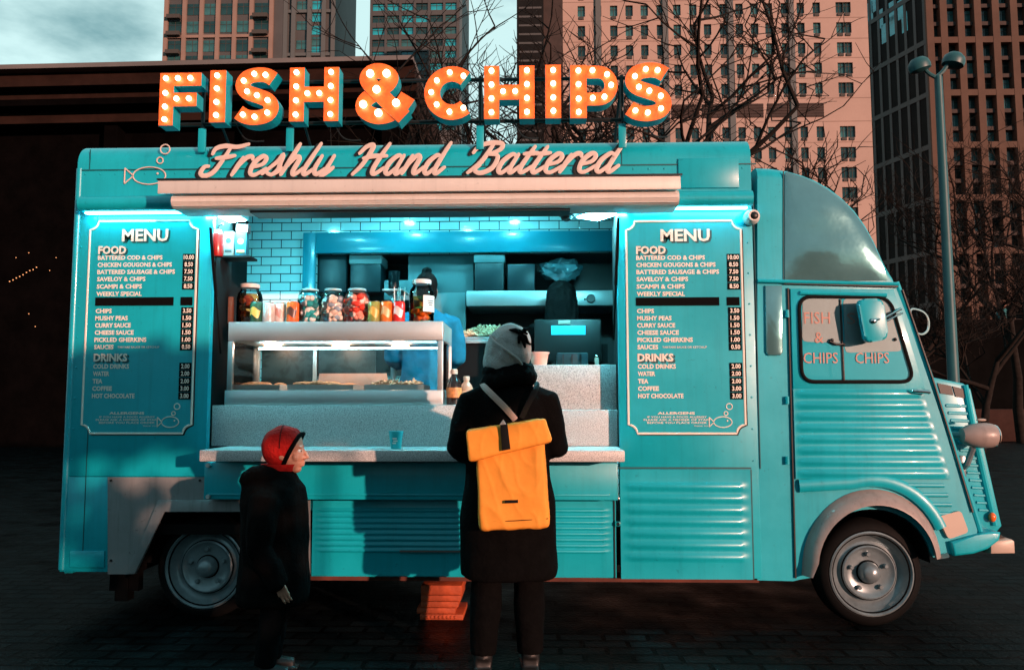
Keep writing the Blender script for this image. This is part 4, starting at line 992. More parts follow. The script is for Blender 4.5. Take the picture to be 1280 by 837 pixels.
mb = MB(); mb.prism([cabx(*p) for p in ((956, 357), (977, 357), (978, 440), (975, 444), (960, 444), (957, 440))], -.012, .006, bev=.006); mb.build('vent_panel', M['teal_gloss'], cab)
# windscreen pillar running down to the bumper
mb = MB(); mb.tube([P(1119, 353, .02), P(1146, 425, .02), P(1172, 498, .02), P(1198, 580, .02), P(1225, 664, .02)], [.022, .020, .017, .017, .016], 8); mb.build('pillar', M['teal'], cab)
mb = MB(); mb.tube([P(1128, 362, -.004), P(1152, 432, -.004), P(1168, 480, -.004), P(1190, 552, -.004), P(1216, 640, -.004)], .006, 6); mb.build('pillar_seal', M['black'], cab)
# door: flat upper sheet and corrugated lower sheet
def ln(z, a, b):   # x on the line through photo points a, b at height z
    p, q = cabx(*a), cabx(*b); return p[0] + (q[0] - p[0]) * (z - p[1]) / (q[1] - p[1])
dl = lambda z: ln(z, (987, 362), (994, 600)); drr = lambda z: ln(z, (1116, 362), (1204, 640))
mb = MB(); mb.prism([cabx(*p) for p in ((987, 361), (1116, 362), (1155, 486), (990.5, 486))], -.014, .003, bev=.005); door = mb.build('cab_door', M['teal'], T)
mb = MB(); corrugated(mb, dl, lambda z: ln(z, (1112, 362), (1189, 600)), cabx(1050, 598)[1], cabx(1050, 485)[1], 8, .013, -.012, .02); mb.build('corrugated_sheet', M['teal'], door)
mb = MB()
for k in range(4):
    py = 606 + k * 12; mb.tube([P(1126 + k * 12 if k else 1118, py, -.008), P(1180 + k * 4.5, py + .4, -.008)], .012, 8, flat=(Vector((0, 1, 0)), .8))
mb.build('corrugated_sheet', M['teal'], door)
mb = MB(); p, q = P(1000, 366, -.02), P(1108, 369, -.02); mb.tube([p, q], .012, 8); mb.build('door_rib', M['teal'], door)
mb = MB(); p, q = P(985, 360, -.004), P(994.5, 722, -.004); mb.tube([p, q], .006, 6); mb.build('door_gap', M['black'], cab)
mb = MB()
for py in (392, 500, 575): p = P(984, py, -.01); mb.tube([p + Vector((0, 0, -.022)), p + Vector((0, 0, .022))], .011, 8)
mb.build('door_hinge', M['teal'], door)
# window: gasket ring, two panes with lettering, catch
def rquad(pts, r, n=6):
    """rounded polygon through photo points."""
    out = []; k = len(pts)
    for i in range(k):
        p, a, b = Vector(pts[i]), Vector(pts[i - 1]), Vector(pts[(i + 1) % k])
        s = p + (a - p).normalized() * r; e = p + (b - p).normalized() * r
        for j in range(n + 1):
            t = j / n; out.append(tuple((s * (1 - t) + p * t) * (1 - t) + (p * (1 - t) + e * t) * t))
    return out
wq = rquad([(997, 371), (1110, 372), (1141, 477), (1001, 477)], 17)
M['backing'] = mat('cyan_film', (.005, .54, .70), .25, spec=.5, vary=.05)
M['pane_reflection'] = mat('grey_pane_reflection', (.36, .50, .52), .5, vary=.08, vscale=5)  # grey sheets painted in for the sky reflected in the upper panes
pl = [cabx(*p) for p in wq]
mb = MB(); mb.prism(pl, -.0165, -.0145); mb.build('window_film', M['backing'], door)
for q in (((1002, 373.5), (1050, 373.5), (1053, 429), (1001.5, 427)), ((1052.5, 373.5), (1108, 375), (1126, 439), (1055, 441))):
    mb = MB(); mb.prism([cabx(*p) for p in rquad(q, 6, 3)], -.0185, -.017); mb.build('pane_reflection', M['pane_reflection'], door)
mb = MB(); mb.prism(pl, -.0245, -.0225); pane = mb.build('window', M['glass'], door)
mb = MB(); mb.tube([(p[0], -.020, p[1]) for p in pl], .011, 8, closed=True); mb.build('gasket', M['rubber'], door)
mb = MB(); mb.tube([P(1050.5, 374, -.022), P(1055, 475, -.022)], .006, 6); mb.build('pane_divider', M['black'], door)
mb = MB(); mb.tube([P(1037, 426, -.03), P(1045, 430, -.032), P(1056, 430, -.03)], .006, 6); mb.ball(P(1040, 425, -.03), .012, .01, .010, 8); mb.ball(P(1055, 431, -.03), .009, n=8); mb.ball(P(1119, 424, -.024), .010, n=8); mb.build('catch', M['black'], door)
M['decal'] = mat('copper_lettering', (.72, .38, .31), .5)
for s, a, b, c, d in (('FISH', 1005, 1037, 390, 404.5), ('&', 1018, 1029, 415, 428.5), ('CHIPS', 1004, 1047, 440.5, 454), ('SUIT', 1058, 1114, 391, 405), ('CHIPS', 1069, 1111, 440.5, 454)):
    mb = MB(); text(mb, s, X(a, -.02, c), X(b, -.02, c), Z(d, -.02, a), Z(c, -.02, a), -.0215, bold=.0); mb.build('window_word', M['decal'], door)
# door handle, mirrors
mb = MB(); mb.tube(spline([P(1136, 489, -.012), P(1143, 488.5, -.045), P(1154, 489, -.05), P(1163, 490, -.045)], 4), [.010] * 5 + [.012] * 7 + [.006], 8); mb.build('door_handle', M['chrome'], door)
mq = rquad([(1071, 374), (1103, 373), (1110, 424), (1081, 429)], 9)
mb = MB(); mb.prism([(P(a, b, -.12).x, P(a, b, -.12).z) for a, b in mq], -.135, -.095, bev=.014, seg=3); mir = mb.build('mirror', M['teal'], T)
mb = MB(); mb.tube([P(1092, 400, -.14), P(1104, 398, -.12), P(1126, 386, -.015)], .008, 8); mb.tube([P(1092, 402, -.135), P(1104, 403, -.11), P(1128, 391, -.015)], .006, 8); mb.ball(P(1092, 401, -.14), .018, .01, .016, 10); mb.build('mirror_arm', M['chrome'], mir)
Yf = 2.12
mb = MB(); mb.tube([P(v[0], v[1], Yf) for v in spline([(1138, 388, 0), (1152, 389, 0), (1160, 398, 0), (1160, 412, 0), (1152, 418, 0), (1143, 412, 0)], 4, True)], .010, 6, closed=True); mb.build('far_mirror_frame', M['chrome'], cab)
# wheel arch: embossed band and fender
mb = MB(); mb.tube([P(a, b, -.010) for a, b in [(999, 607), (1018, 606), (1036, 605)] + [archpt(a, 97, 106) for a in range(104, 24, -6)]], [.036] * 17, 8, flat=(Vector((0, 1, 0)), .34)); mb.build('arch_emboss', M['teal'], cab)
mb = MB(); fpts = [(1002, 718)] + [archpt(a, 87, 95) for a in range(176, 6, -7)] + [(1184, 690)]
vs = []; prof = [(0, .0), (.35, -.045), (.7, -.075), (1.0, -.082), (1.0, -.070), (.85, -.05), (.6, .0)]
def fen(t_out, t_in, k): return (t_out[0] + (t_in[0] - t_out[0]) * k, t_out[1] + (t_in[1] - t_out[1]) * k)
fin = [(1010, 718)] + [archpt(a, 73, 77) for a in range(176, 6, -7)] + [(1176, 693)]
n = len(prof)
for o_, i_ in zip(fpts, fin):
    for k, y in prof: q = fen(o_, i_, k); c = cabx(*q); vs.append((c[0], y, c[1]))
mb.add(vs, [(i * n + j, i * n + (j + 1) % n, (i + 1) * n + (j + 1) % n, (i + 1) * n + j) for i in range(len(fpts) - 1) for j in range(n)], 0, True)
mb.add(vs, [tuple(range(n)), tuple(range(len(vs) - n, len(vs)))]); mb.build('fender', M['fender'], cab)
mb = MB(); pl = [cabx(*archpt(a, 74, 68)) for a in range(2, 179, 8)]
vs = [(p[0], y, p[1]) for y in (.01, .9) for p in pl]; n = len(pl); mb.add(vs, [(i, i + 1, i + 1 + n, i + n) for i in range(n - 1)]); mb.add(vs[n:], [tuple(range(n))]); mb.build('wheel_well', M['under'], cab)
mb = MB(); mb.prism([cabx(*p) for p in rquad([(1170, 645), (1199, 637), (1209, 664), (1184, 673)], 5)], -.018, .002); mb.build('filler_patch', M['cream'], cab)
# apron under the door front
mb = MB(); ap = [(1186, 676), (1216, 668), (1236, 663), (1248, 664), (1246, 674), (1232, 685), (1214, 691), (1190, 694)]
mb.prism([cabx(*p) for p in ap], -.03, .5, bev=.015, seg=3); mb.build('apron', M['teal'], cab)
# bonnet: set back from the cab side, leaning front
YH = .16
bq = [(1150, 468), (1205, 479), (1214, 486), (1253, 657), (1247, 664), (1200, 670)]
mb = MB(); mb.prism([(P(a, b, YH).x, P(a, b, YH).z) for a, b in bq], YH, TY - YH, bev=.012); hoodn = mb.build('bonnet', M['teal'], T)
hp = lambda a, b, d=.0: P(a, b, YH - d)
mb = MB()
for a, b in (((1172, 478.5), (1189, 482)), ((1191, 482.5), (1206, 486))):
    p, q = hp(*a, .006), hp(*b, .006); mb.add([(p.x, p.y, p.z), (q.x, q.y, q.z), (q.x + .012, q.y, q.z - .055), (p.x + .015, p.y, p.z - .06), (p.x, YH + .005, p.z), (q.x, YH + .005, q.z), (q.x + .012, YH + .005, q.z - .055), (p.x + .015, YH + .005, p.z - .06)], [(0, 1, 2, 3), (0, 4, 5, 1), (1, 5, 6, 2), (2, 6, 7, 3), (3, 7, 4, 0)])
mb.build('vent', M['black'], hoodn)
mb = MB()
for i in range(15):
    py = 507 + i * 9.3
    if py > 640: break
    xl_ = 1172 + (py - 490) * .315; xr_ = 1216 + (py - 490) * .225; mb.tube([hp(xl_ + 5, py - .5), hp(xr_ - 8, py + .5)], .010, 6, flat=(Vector((0, 1, 0)), .8))
mb.build('bonnet_ridge', M['teal'], hoodn)
mb = MB(); mb.tube([hp(1206, 481, .0), hp(1221, 560, .0), hp(1243, 656, .0)], .018, 8); mb.build('bonnet_edge', M['teal'], hoodn)
mb = MB(); p = hp(1238, 645.5, .0); mb.ball((p.x, YH - .018, p.z), .022, .02, .028, 10); M['amber'] = mat('amber_lens', (.8, .14, .02), .2); mb.build('indicator', M['amber'], hoodn)
# headlight pod pointing forward
hc = P(1222, 544, .02); mb = MB()
mb.lathe([(.005, -.10), (.04, -.09), (.060, -.055), (.071, 0), (.073, .04), (.068, .075), (.060, .094)], hc, 'X', 24); hl = mb.build('headlight', M['fender'], T)
mb = MB(); mb.lathe([(.059, .093), (.050, .108), (.03, .119), (.004, .123)], hc, 'X', 24); mb.build('lens', M['cream'], hl)
mb = MB(); mb.lathe([(.0605, .089), (.0625, .094), (.0605, .099)], hc, 'X', 24); mb.build('lens_ring', M['chrome'], hl)
mb = MB(); mb.tube([(hc.x - .03, hc.y, hc.z - .07), (hc.x - .05, hc.y + .03, hc.z - .16), (hc.x - .02, YH, hc.z - .20)], .018, 8); mb.tube([(hc.x - .08, hc.y, hc.z), (hc.x - .14, YH - .02, hc.z + .0)], .02, 8); mb.box(hc.x - .06, hc.x - .025, YH - .05, YH - .002, hc.z - .24, hc.z - .12, bev=.004); mb.build('bracket', M['rim'], hl)
mb = MB(); mb.ball((hc.x + .03, hc.y + .01, hc.z + .088), .03, .012, .008, 8); mb.build('top_light', M['cream'], hl)
# bumper ends
p = P(1253, 684, .0)
mb = MB(); mb.prism([(p.x - .065, p.z - .035), (p.x - .06, p.z + .033), (p.x + .055, p.z + .045), (p.x + .07, p.z + .035), (p.x + .07, p.z - .032)], .0, .16, bev=.008); bmp = mb.build('bumper', M['cream'], T)
mb = MB(); mb.prism([(p.x - .06, p.z + .036), (p.x - .03, p.z + .085), (p.x - .005, p.z + .075), (p.x + .05, p.z + .049)], .04, .9, bev=.004); mb.build('bumper_core', M['black'], bmp)
mb = MB(); mb.box(p.x - .2, p.x + .03, .18, TY - .2, p.z - .03, p.z + .03, bev=.01); mb.build('bumper_beam', M['under'], bmp)
# far windscreen side and front glass (seen only from other places)
mb = MB(); pa, pb = cabx(1128, 366), cabx(1162, 468); mb.add([(pa[0] + .012, .12, pa[1]), (pa[0] + .012, TY - .12, pa[1]), (pb[0] + .012, TY - .12, pb[1]), (pb[0] + .012, .12, pb[1])], [(0, 1, 2, 3)]); mb.build('windscreen', M['black'], cab)

# ---- wheels
def wheel(c):
    mb = MB(); rr_ = .302
    mb.lathe([(.205, .17), (.26, .185), (.292, .165), (.302, .12), (.302, .07), (.293, .03), (.27, .004), (.245, -.004), (.228, .01), (.205, .17)], c, 'Y', 48, cap=False); w = mb.build('wheel', M['rubber'], T)
    mb = MB(); mb.lathe([(.05, .16), (.222, .14), (.222, .02), (.232, .004), (.236, -.006), (.228, -.010), (.216, .002), (.205, .035), (.172, .058), (.158, .052), (.150, .030), (.143, .026), (.132, .036), (.115, .045), (.07, .047), (.03, .047)], c, 'Y', 48)
    gr = MB()
    for rr2, yy2, tt in ((.2175, .004, .006), (.151, .040, .0065), (.062, .044, .006)): gr.tube([Vector(c) + Vector((rr2 * math.cos(R(a)), yy2, rr2 * math.sin(R(a)))) for a in range(0, 360, 8)], tt, 6, closed=True)
    gr.build('rim_groove', M['plate'], w)
    for k in range(5):
        a = R(72 * k + 20); mb.lathe([(.010, .020), (.013, .024), (.013, .05)], Vector(c) + Vector((.102 * math.cos(a), 0, .102 * math.sin(a))), 'Y', 8)
    mb.build('rim', M['rim'], w)
    mb = MB(); mb.lathe([(.002, -.026), (.03, -.022), (.05, -.006), (.058, .02), (.062, .047)], c, 'Y', 28); mb.build('hub_cap', M['rim'], w); return w
zc = .302
wheel((X(256, .10, 712), .10, zc)); wheel((X(1089, .03, 712), .03, zc))

# ================================================================== THINGS ON THE COUNTER
# ---- glass display case
cy0, cy1 = .10, .60
cl, cr = X(284, cy0, 455), X(553.5, cy0, 455)
cb, ct = zsh + .001, Z(401, cy0)
dc = thing('display_case', 'stainless steel hot display case with a wide glass front, standing on the serving counter', 'display case', ((cl + cr) / 2, .35, cb))
zc1, zc0 = Z(425, cy0), Z(487, cy0)
mb = MB(); mb.box(cl, cr, cy0, cy1, zc1, ct, bev=.005); mb.build('top_panel', M['steel'], dc)
mb = MB(); mb.box(cl - .012, cr, cy0, cy1, cb, zc0, bev=.005); mb.build('base', M['steel'], dc)
for a, b in ((cl, cl + .03), (cr - .032, cr)):
    for q in (cy0, cy1 - .03): mb = MB(); mb.box(a, b, q, q + .03, zc0 + .001, zc1 - .001, bev=.003); mb.build('upright', M['steel'], dc)
mb = MB(); mb.box(cl + .031, cr - .033, cy0 + .012, cy0 + .018, zc0 + .001, zc1 - .001); mb.build('front_glass', M['case_glass'], dc)
mb = MB(); mb.box(cl + .008, cl + .013, cy0 + .031, cy1 - .031, zc0 + .001, zc1 - .001); mb.box(cr - .013, cr - .008, cy0 + .031, cy1 - .031, zc0 + .001, zc1 - .001); mb.build('side_glass', M['case_glass'], dc)
xm = X(395, cy1, 455)
mb = MB(); mb.box(xm - .012, xm + .012, cy1 - .03, cy1 - .01, zc0 + .001, zc1 - .001); mb.build('rear_mullion', M['steel'], dc)
mb = MB(); mb.box(cl + .04, xm - .02, cy1 - .012, cy1 - .005, zc0 + .02, zc1 - .02); mb.box(xm + .02, X(470, cy1, 455), cy1 - .012, cy1 - .005, zc0 + .02, zc1 - .02); mb.build('rear_door', M['plastic_dark'], dc)
mb = MB(); zt_ = Z(434, .25); mb.tube([(cl + .12, .3, zt_), (cr - .06, .3, zt_)], .005, 8); M['casetube'] = mat('case_tube_glow', (.8, 1, 1), .4, emit=(.5, .93, 1.0), estr=26.0); mb.build('lamp_tube', M['casetube'], dc)
M['heat'] = mat('heat_lamp_glow', (1, .7, .5), .4, emit=(1.0, .50, .30), estr=22.0)
for px in (340, 425, 500): mb = MB(); xx = X(px, .4, 430); mb.lathe([(.06, -.02), (.045, .0)], (xx, .42, zc1 - .001), 'Z', 18); mb.build('heat_lamp', M['heat'], dc)
# food inside
M['batter'] = mat('golden_batter', (.62, .30, .14), .6, vary=.35, vscale=30, bump=.7, bscale=60)
M['paper'] = mat('white_paper', (.75, .70, .66), .8)
M['chipsm'] = mat('pale_chips', (.85, .52, .32), .6, vary=.25, vscale=40, bump=.4, bscale=60)
rnd = random.Random(12)
def food_tray(a, b, lab, kind, Yc=.30, hh=.032):
    x0, x1 = X(a, Yc, 480), X(b, Yc, 480); t = thing('food_tray', lab, 'food tray', ((x0 + x1) / 2, Yc, zc0 + .001), 'food trays in the display case')
    mb = MB(); z = zc0 + .002
    mb.box(x0, x1, Yc - .12, Yc + .16, z, z + .006); mb.box(x0, x1, Yc - .126, Yc - .1201, z, z + hh); mb.box(x0, x1, Yc + .1601, Yc + .166, z, z + hh); mb.box(x0 - .006, x0 - .0001, Yc - .126, Yc + .166, z, z + hh); mb.box(x1 + .0001, x1 + .006, Yc - .126, Yc + .166, z, z + hh)
    mb.build('pan', M['steel'] if kind != 'paper' else M['paper'], t)
    mb = MB()
    for i in range(14 if kind != 'chips' else 60):
        x = rnd.uniform(x0 + .04, x1 - .04); y = rnd.uniform(Yc - .09, Yc + .12); zz = z + .022 + rnd.uniform(0, .02)
        if kind == 'chips':
            d = Vector((rnd.uniform(-1, 1), rnd.uniform(-1, 1), rnd.uniform(-.3, .3))).normalized() * .03; c = Vector((x, y, zz + .01)); mb.tube([c - d, c + d], .006, 4)
        else: mb.ball((x, y, zz), rnd.uniform(.035, .06), rnd.uniform(.02, .03), rnd.uniform(.014, .022), 10)
    mb.build('food', M['chipsm'] if kind == 'chips' else M['batter'], t)
food_tray(302, 356, 'paper lined tray of pale fried pieces at the left end of the display case', 'paper')
food_tray(368, 446, 'middle steel tray of golden battered pieces in the display case', 'batter')
food_tray(462, 532, 'right steel tray heaped with chips in the display case', 'chips')
mb = MB(); mb.prism([(X(395, .5, 470), zc0 + .001), (X(486, .5, 470), zc0 + .001), (X(482, .5, 470), Z(466, .5)), (X(398, .5, 470), Z(466, .5))], .52, .535); tag(mb.build('card_sheet', mat('pinkish_card', (.45, .30, .25), .7, vary=.1), loc=(X(440, .5, 470), .53, zc0)), 'pinkish upright card sheet standing at the back of the display case', 'card')

# ---- jars, sweets, cans on the case
jt = ct + .001
M['pickle'] = mat('brown_pickle', (.22, .065, .015), .2, vary=.4, vscale=10)
M['gherk'] = mat('pickled_egg', (.55, .20, .04), .25, vary=.3, vscale=10)
M['amberliq'] = glass('amber_liquid', (1.0, .62, .22), 1.0)
M['brownliq'] = glass('brown_liquid', (.92, .60, .30), 1.0)
M['jarlid'] = mat('pale_jar_lid', (.70, .58, .52), .35)
M['label'] = mat('pale_paper_label', (.75, .68, .62), .6)
def jar(px, py0, py1, wpx, Y, label, liq, fill, solid, lid=M['jarlid'], lab=None, grp=None):
    x = X(px, Y, 385); h = Z(py0, Y) - Z(py1, Y); r = (X(px + wpx / 2, Y) - X(px - wpx / 2, Y)) / 2
    t = thing('pickle_jar', label, 'jar', (x, Y, jt), grp)
    c = (x, Y, jt)
    mb = MB(); mb.lathe([(r * .9, .001), (r, .012), (r, h * .66), (r * .93, h * .76), (r * .70, h * .86), (r * .70, h * .92)], c, 'Z', 32); mb.build('glass_body', M['glass'], t)
    mb = MB(); mb.lathe([(r * .86, .006), (r * .955, .016), (r * .955, h * fill)], c, 'Z', 28); mb.build('liquid', liq, t)
    mb = MB(); rr_ = random.Random(px)
    for i in range(26):
        a = rr_.uniform(0, 6.28); q = rr_.uniform(0, .62) * r; z = jt + .022 + rr_.uniform(0, 1) * h * (fill * .4 if liq is M['amberliq'] else fill - .14)
        mb.ball((x + q * math.cos(a), Y + q * math.sin(a), z), r * .30, r * .26, r * .22, 10)
    mb.build('pickles', solid, t)
    mb = MB(); mb.lathe([(r * .74, h * .90), (r * .77, h * .905), (r * .77, h * .985), (r * .73, h), (.002, h)], c, 'Z', 28); mb.build('lid', lid, t)
    if lab:
        mb = MB(); vs = []; n = 10
        for zz in (h * .25, h * .62):
            for i in range(n + 1): a = R(lab[0] + (lab[1] - lab[0]) * i / n); vs.append((x + (r + .002) * math.cos(a), Y + (r + .002) * math.sin(a), jt + zz))
        mb.add(vs, [(i, i + 1, i + n + 2, i + n + 1) for i in range(n)], 0, True); lb = mb.build('label', M['label'], t)
        mb = MB(); a0 = lab[0] + (lab[1] - lab[0]) * .5
        for k in range(3):
            pts = [(x + (r + .003) * math.cos(R(a0 + d)), Y + (r + .003) * math.sin(R(a0 + d)), jt + h * (.50 - .05 * k)) for d in (-18 + 4 * k, 0, 18 - 4 * k)]; mb.tube(pts, .003, 5)
        mb.build('label_print', M['black'], lb)
    return t
jar(312, 350, 401, 31, .30, 'brown pickle jar behind the yellow and dark green can on the display case', M['brownliq'], .74, M['pickle'], grp='big jars on the display case')
jar(527, 346.5, 401, 31, .26, 'big jar of orange pickled eggs with a white label beside the red can', M['amberliq'], .60, M['gherk'], lab=(-75, 0), grp='big jars on the display case')
def sweet_jar(px, wpx, label, cols, Y=.27):
    x = X(px, Y, 385); h = Z(357, Y) - Z(401, Y); r = (X(px + wpx / 2, Y) - X(px - wpx / 2, Y)) / 2
    t = thing('sweet_jar', label, 'jar', (x, Y, jt), 'sweet jars on the display case'); c = (x, Y, jt)
    mb = MB(); mb.lathe([(r * .9, .001), (r, .014), (r, h * .60), (r * .94, h * .80), (r * .70, h * .93), (r * .62, h * .94)], c, 'Z', 32); mb.build('glass_body', M['glass'], t)
    rr_ = random.Random(px)
    ms = [mat('sweet', q, .35, vary=.1, vscale=30) for q in cols]
    for mi, m in enumerate(ms):
        mb = MB()
        for i in range(30):
            a = rr_.uniform(0, 6.28); q = r * .80 * math.sqrt(rr_.uniform(.25, 1)); z = jt + .020 + rr_.uniform(0, 1) * h * .66
            mb.ball((x + q * math.cos(a), Y + q * math.sin(a), z), r * rr_.uniform(.24, .33), r * .24, r * rr_.uniform(.2, .28), 8)
        mb.build('sweets', m, t)
    mb = MB(); mb.lathe([(r * .66, h * .935), (r * .72, h * .94), (r * .72, h * .985), (r * .66, h), (.002, h)], c, 'Z', 28); mb.build('lid', M['plastic_pale'], t)
sweet_jar(387, 30, 'jar of green and white wrapped sweets, leftmost of the three on the case', [(.02, .36, .38), (.80, .82, .78), (.02, .20, .21)])
sweet_jar(416, 30, 'jar of cream and pink wrapped sweets between the green and the red sweet jars', [(.88, .66, .55), (.86, .78, .70), (.30, .40, .50)])
sweet_jar(446, 32, 'jar of red and pink sweets, rightmost of the three on the case', [(.85, .06, .03), (.90, .32, .24), (.88, .70, .62)])
M['cantop'] = M['chrome']
def can(px, label, col, py0=374, wpx=15.5, Y=.20, band=None, mtl=0.):
    x = X(px, Y, 388); h = Z(py0, Y) - Z(401, Y); r = (X(px + wpx / 2, Y) - X(px - wpx / 2, Y)) / 2
    t = thing('drink_can', label, 'can', (x, Y, jt), 'drink cans on the display case'); c = (x, Y, jt)
    mb = MB(); mb.lathe([(r * .72, .001), (r * .80, .002), (r, .012), (r, h * .91), (r * .86, h * .965)], c, 'Z', 24); bd = mb.build('can_body', mat('can_paint', col, .25, metal=mtl, vary=.1, vscale=20), t)
    mb = MB(); mb.lathe([(r * .86, h * .965), (r * .88, h), (r * .82, h), (r * .78, h * .98), (.002, h * .98)], c, 'Z', 24); mb.build('can_top', M['chrome'], t)
    if band:
        mb = MB(); vs = []; n = 12
        for zz, s0 in ((h * .30, -150), (h * .42, -140), (h * .66, -130)):
            for i in range(n + 1): a = R(s0 + 95 * i / n); vs.append((x + (r + .001) * math.cos(a), Y + (r + .001) * math.sin(a), jt + zz + .012 * math.sin(i / n * 5)))
        mb.add(vs, [(k * (n + 1) + i, k * (n + 1) + i + 1, (k + 1) * (n + 1) + i + 1, (k + 1) * (n + 1) + i) for k in range(2) for i in range(n)], 0, True); mb.build('label_band', mat('can_band', band, .35), t)
can(320.5, 'yellow and dark green drink can in front of the brown pickle jar', (.03, .09, .05), band=(.75, .48, .10))
can(336, 'plain silver white drink can right of the yellow and green one', (.72, .68, .66), py0=375, mtl=.35)
can(350.5, 'pale pink and silver drink can standing left of the bright orange one', (.74, .60, .56), py0=374.5, wpx=14, Y=.24, band=(.62, .30, .26))
can(366, 'bright orange drink can left of the green sweet jar', (.85, .12, .02), band=(.10, .03, .02))
can(468, 'green and gold drink can right of the red sweet jar', (.30, .28, .06), band=(.80, .42, .08))
can(483, 'orange drink can between the green gold can and the red one', (.85, .17, .02), band=(.75, .45, .20))
can(498.5, 'red drink can with a white swirl beside the orange pickle jar', (.72, .02, .015), band=(.80, .60, .55))
mb = MB(); xx = X(289, .22, 388); mb.box(xx - .014, xx + .012, .2, .24, jt, Z(369, .2), bev=.003); tag(mb.build('brown_bottle', mat('brown_bottle', (.16, .05, .03), .2), loc=(xx, .22, jt)), 'thin dark brown upright box left of the brown pickle jar', 'box')
t = thing('straw_holder', 'clear cup of white straws behind the red drink can', 'straws', (X(499, .36, 390), .36, jt)); x = X(499, .36, 390)
mb = MB(); mb.lathe([(.032, .001), (.038, .07)], (x, .36, jt), 'Z', 20); mb.build('cup', M['glass'], t)
mb = MB()
for i, (a, b) in enumerate(((-.028, -.034), (.0, .002), (.024, .032), (-.01, -.012))): mb.tube([(x + a * .8, .36, jt + .004), (x + b, .36 + .01 * i, Z(358, .36))], .0035, 6)
mb.build('straw', M['paper'], t)
mb = MB()
for k in range(13): mb.lathe([(.030, .0 + k * .011), (.041, .008 + k * .011), (.041, .0105 + k * .011)], (X(492.5, YW - .2, 340), YW - .2, Z(363, YW - .2)), 'Z', 18)
tag(mb.build('cup_stack', M['plastic_dark'], loc=(X(492.5, YW - .2, 340), YW - .2, Z(363, YW - .2))), 'stack of dark glossy cups in the recess behind the red can', 'cups')
mb = MB(); mb.box(X(479, YW - .28, 366), X(506, YW - .28, 366), YW - .32, YW - .04, Z(365.5, YW - .2), Z(363, YW - .2) - .001, bev=.003); mb.tube([(X(492, YW - .2, 365), YW - .18, Z(365.5, YW - .2)), (X(492, YW - .2, 365), YW - .18, FZ)], .02, 8)
tag(mb.build('pedestal_shelf', M['steel'], loc=(X(492, YW - .2, 365), YW - .18, FZ)), 'narrow steel stand carrying the stack of dark cups', 'stand')
# containers in the recess
def bin_(a, b, c, d, lab, m, lid=None, Y=None, grp=None, name='storage_box'):
    Y = YW + .14 if Y is None else Y
    x0, x1, z0, z1 = X(a, Y, (c + d) / 2), X(b, Y, (c + d) / 2), Z(d, Y), Z(c, Y); base = ((x0 + x1) / 2, Y + .12, z0)
    lz = z1 - (z1 - z0) * (.24 if lid else 0)
    mb = MB(); mb.box(x0 + .008, x1 - .008, Y + .004, Y + .24, z0, lz, bev=.008)
    if not lid: return tag(mb.build(name, m, loc=base), lab, 'box', grp)
    t = thing(name, lab, 'box', base, grp); mb.build('bin', m, t)
    mb = MB(); mb.box(x0, x1, Y, Y + .25, lz + .001, z1, bev=.006); mb.build('lid', lid, t); return t
bin_(394, 434, 318, 364, 'dark teal storage box at the left end of the recess', M['plastic_dark'], None, YW + .05, 'storage boxes in the recess')
bin_(436, 477, 318, 364, 'dark teal storage box with a pale lid, second from the left in the recess', M['plastic_dark'], M['plastic_pale'], YW + .05, 'storage boxes in the recess')
t = bin_(592, 631, 318, 362.5, 'dark teal storage box with a pale lid and small print, above the extractor hood', M['plastic_dark'], M['panel'], YW + .0, 'storage boxes in the recess')
bin_(633, 670, 330, 362.5, 'plain dark teal storage box above the extractor hood, left of the film bag', M['plastic_dark'], None, YW + .0, 'storage boxes in the recess')
mb = MB(); bm = bmesh.new(); bmesh.ops.create_icosphere(bm, subdivisions=4, radius=1)
c = P(703, 337, YW + .15)
for v in bm.verts:
    q = v.co.copy(); k = 1 + .35 * noise.noise(q * 1.8) + .18 * noise.noise(q * 5); v.co = c + Vector((q.x * .16 * k, q.y * .10 * k, q.z * .085 * k))
mb.bm(bm, 0, True); o = mb.build('film_bag', M['bagfilm'], loc=(c.x, c.y, c.z)); tag(o, 'crumpled shiny plastic film bag on the hood at the right of the recess', 'bag')
# tray of chips, till screen, tub, bin
t = thing('chip_tray', 'steel tray heaped with pale chips behind the customer in the grey hat', 'tray', (X(610, 1.18, 420), 1.18, Z(424, 1.05)))
z = Z(424, 1.05) + .001
mb = MB(); mb.box(X(572, 1.08, 420), X(652, 1.08, 420), 1.06, 1.30, z, z + .018, bev=.004); mb.build('tray', M['steel'], t)
mb = MB(); rnd = random.Random(4)
for i in range(420):
    u, v = rnd.uniform(-1, 1), rnd.uniform(-1, 1); hh = .085 * max(0, 1 - u * u * .75) * max(0, 1 - v * v * .8)
    c = Vector((X(611, 1.18, 415) + u * .20, 1.18 + v * .10, z + .024 + hh * rnd.uniform(.5, 1))); d = Vector((rnd.uniform(-1, 1), rnd.uniform(-1, 1), rnd.uniform(-.4, .4))).normalized() * rnd.uniform(.018, .034); mb.tube([c - d, c + d], .0065, 4)
mb.build('chips', M['chipsm'], t)
t = thing('till_screen', 'dark till with a glowing cyan screen and a small pink sticker', 'till', (X(706, .80, 440), .82, Z(440, .8)))
mb = MB(); mb.box(X(668, .8, 420), X(752, .8, 420), .82, .90, Z(452, .8), Z(399, .8), bev=.01); mb.build('casing', M['black'], t)
mb = MB(); mb.box(X(689, .8, 412), X(732, .8, 412), .812, .8195, Z(418.5, .8), Z(407, .8), bev=.002); mb.build('screen', M['screen'], t)
mb = MB(); mb.box(X(698, .8, 403), X(713, .8, 403), .812, .8195, Z(405, .8), Z(400.5, .8), bev=.001); mb.build('sticker', M['cream'], t)
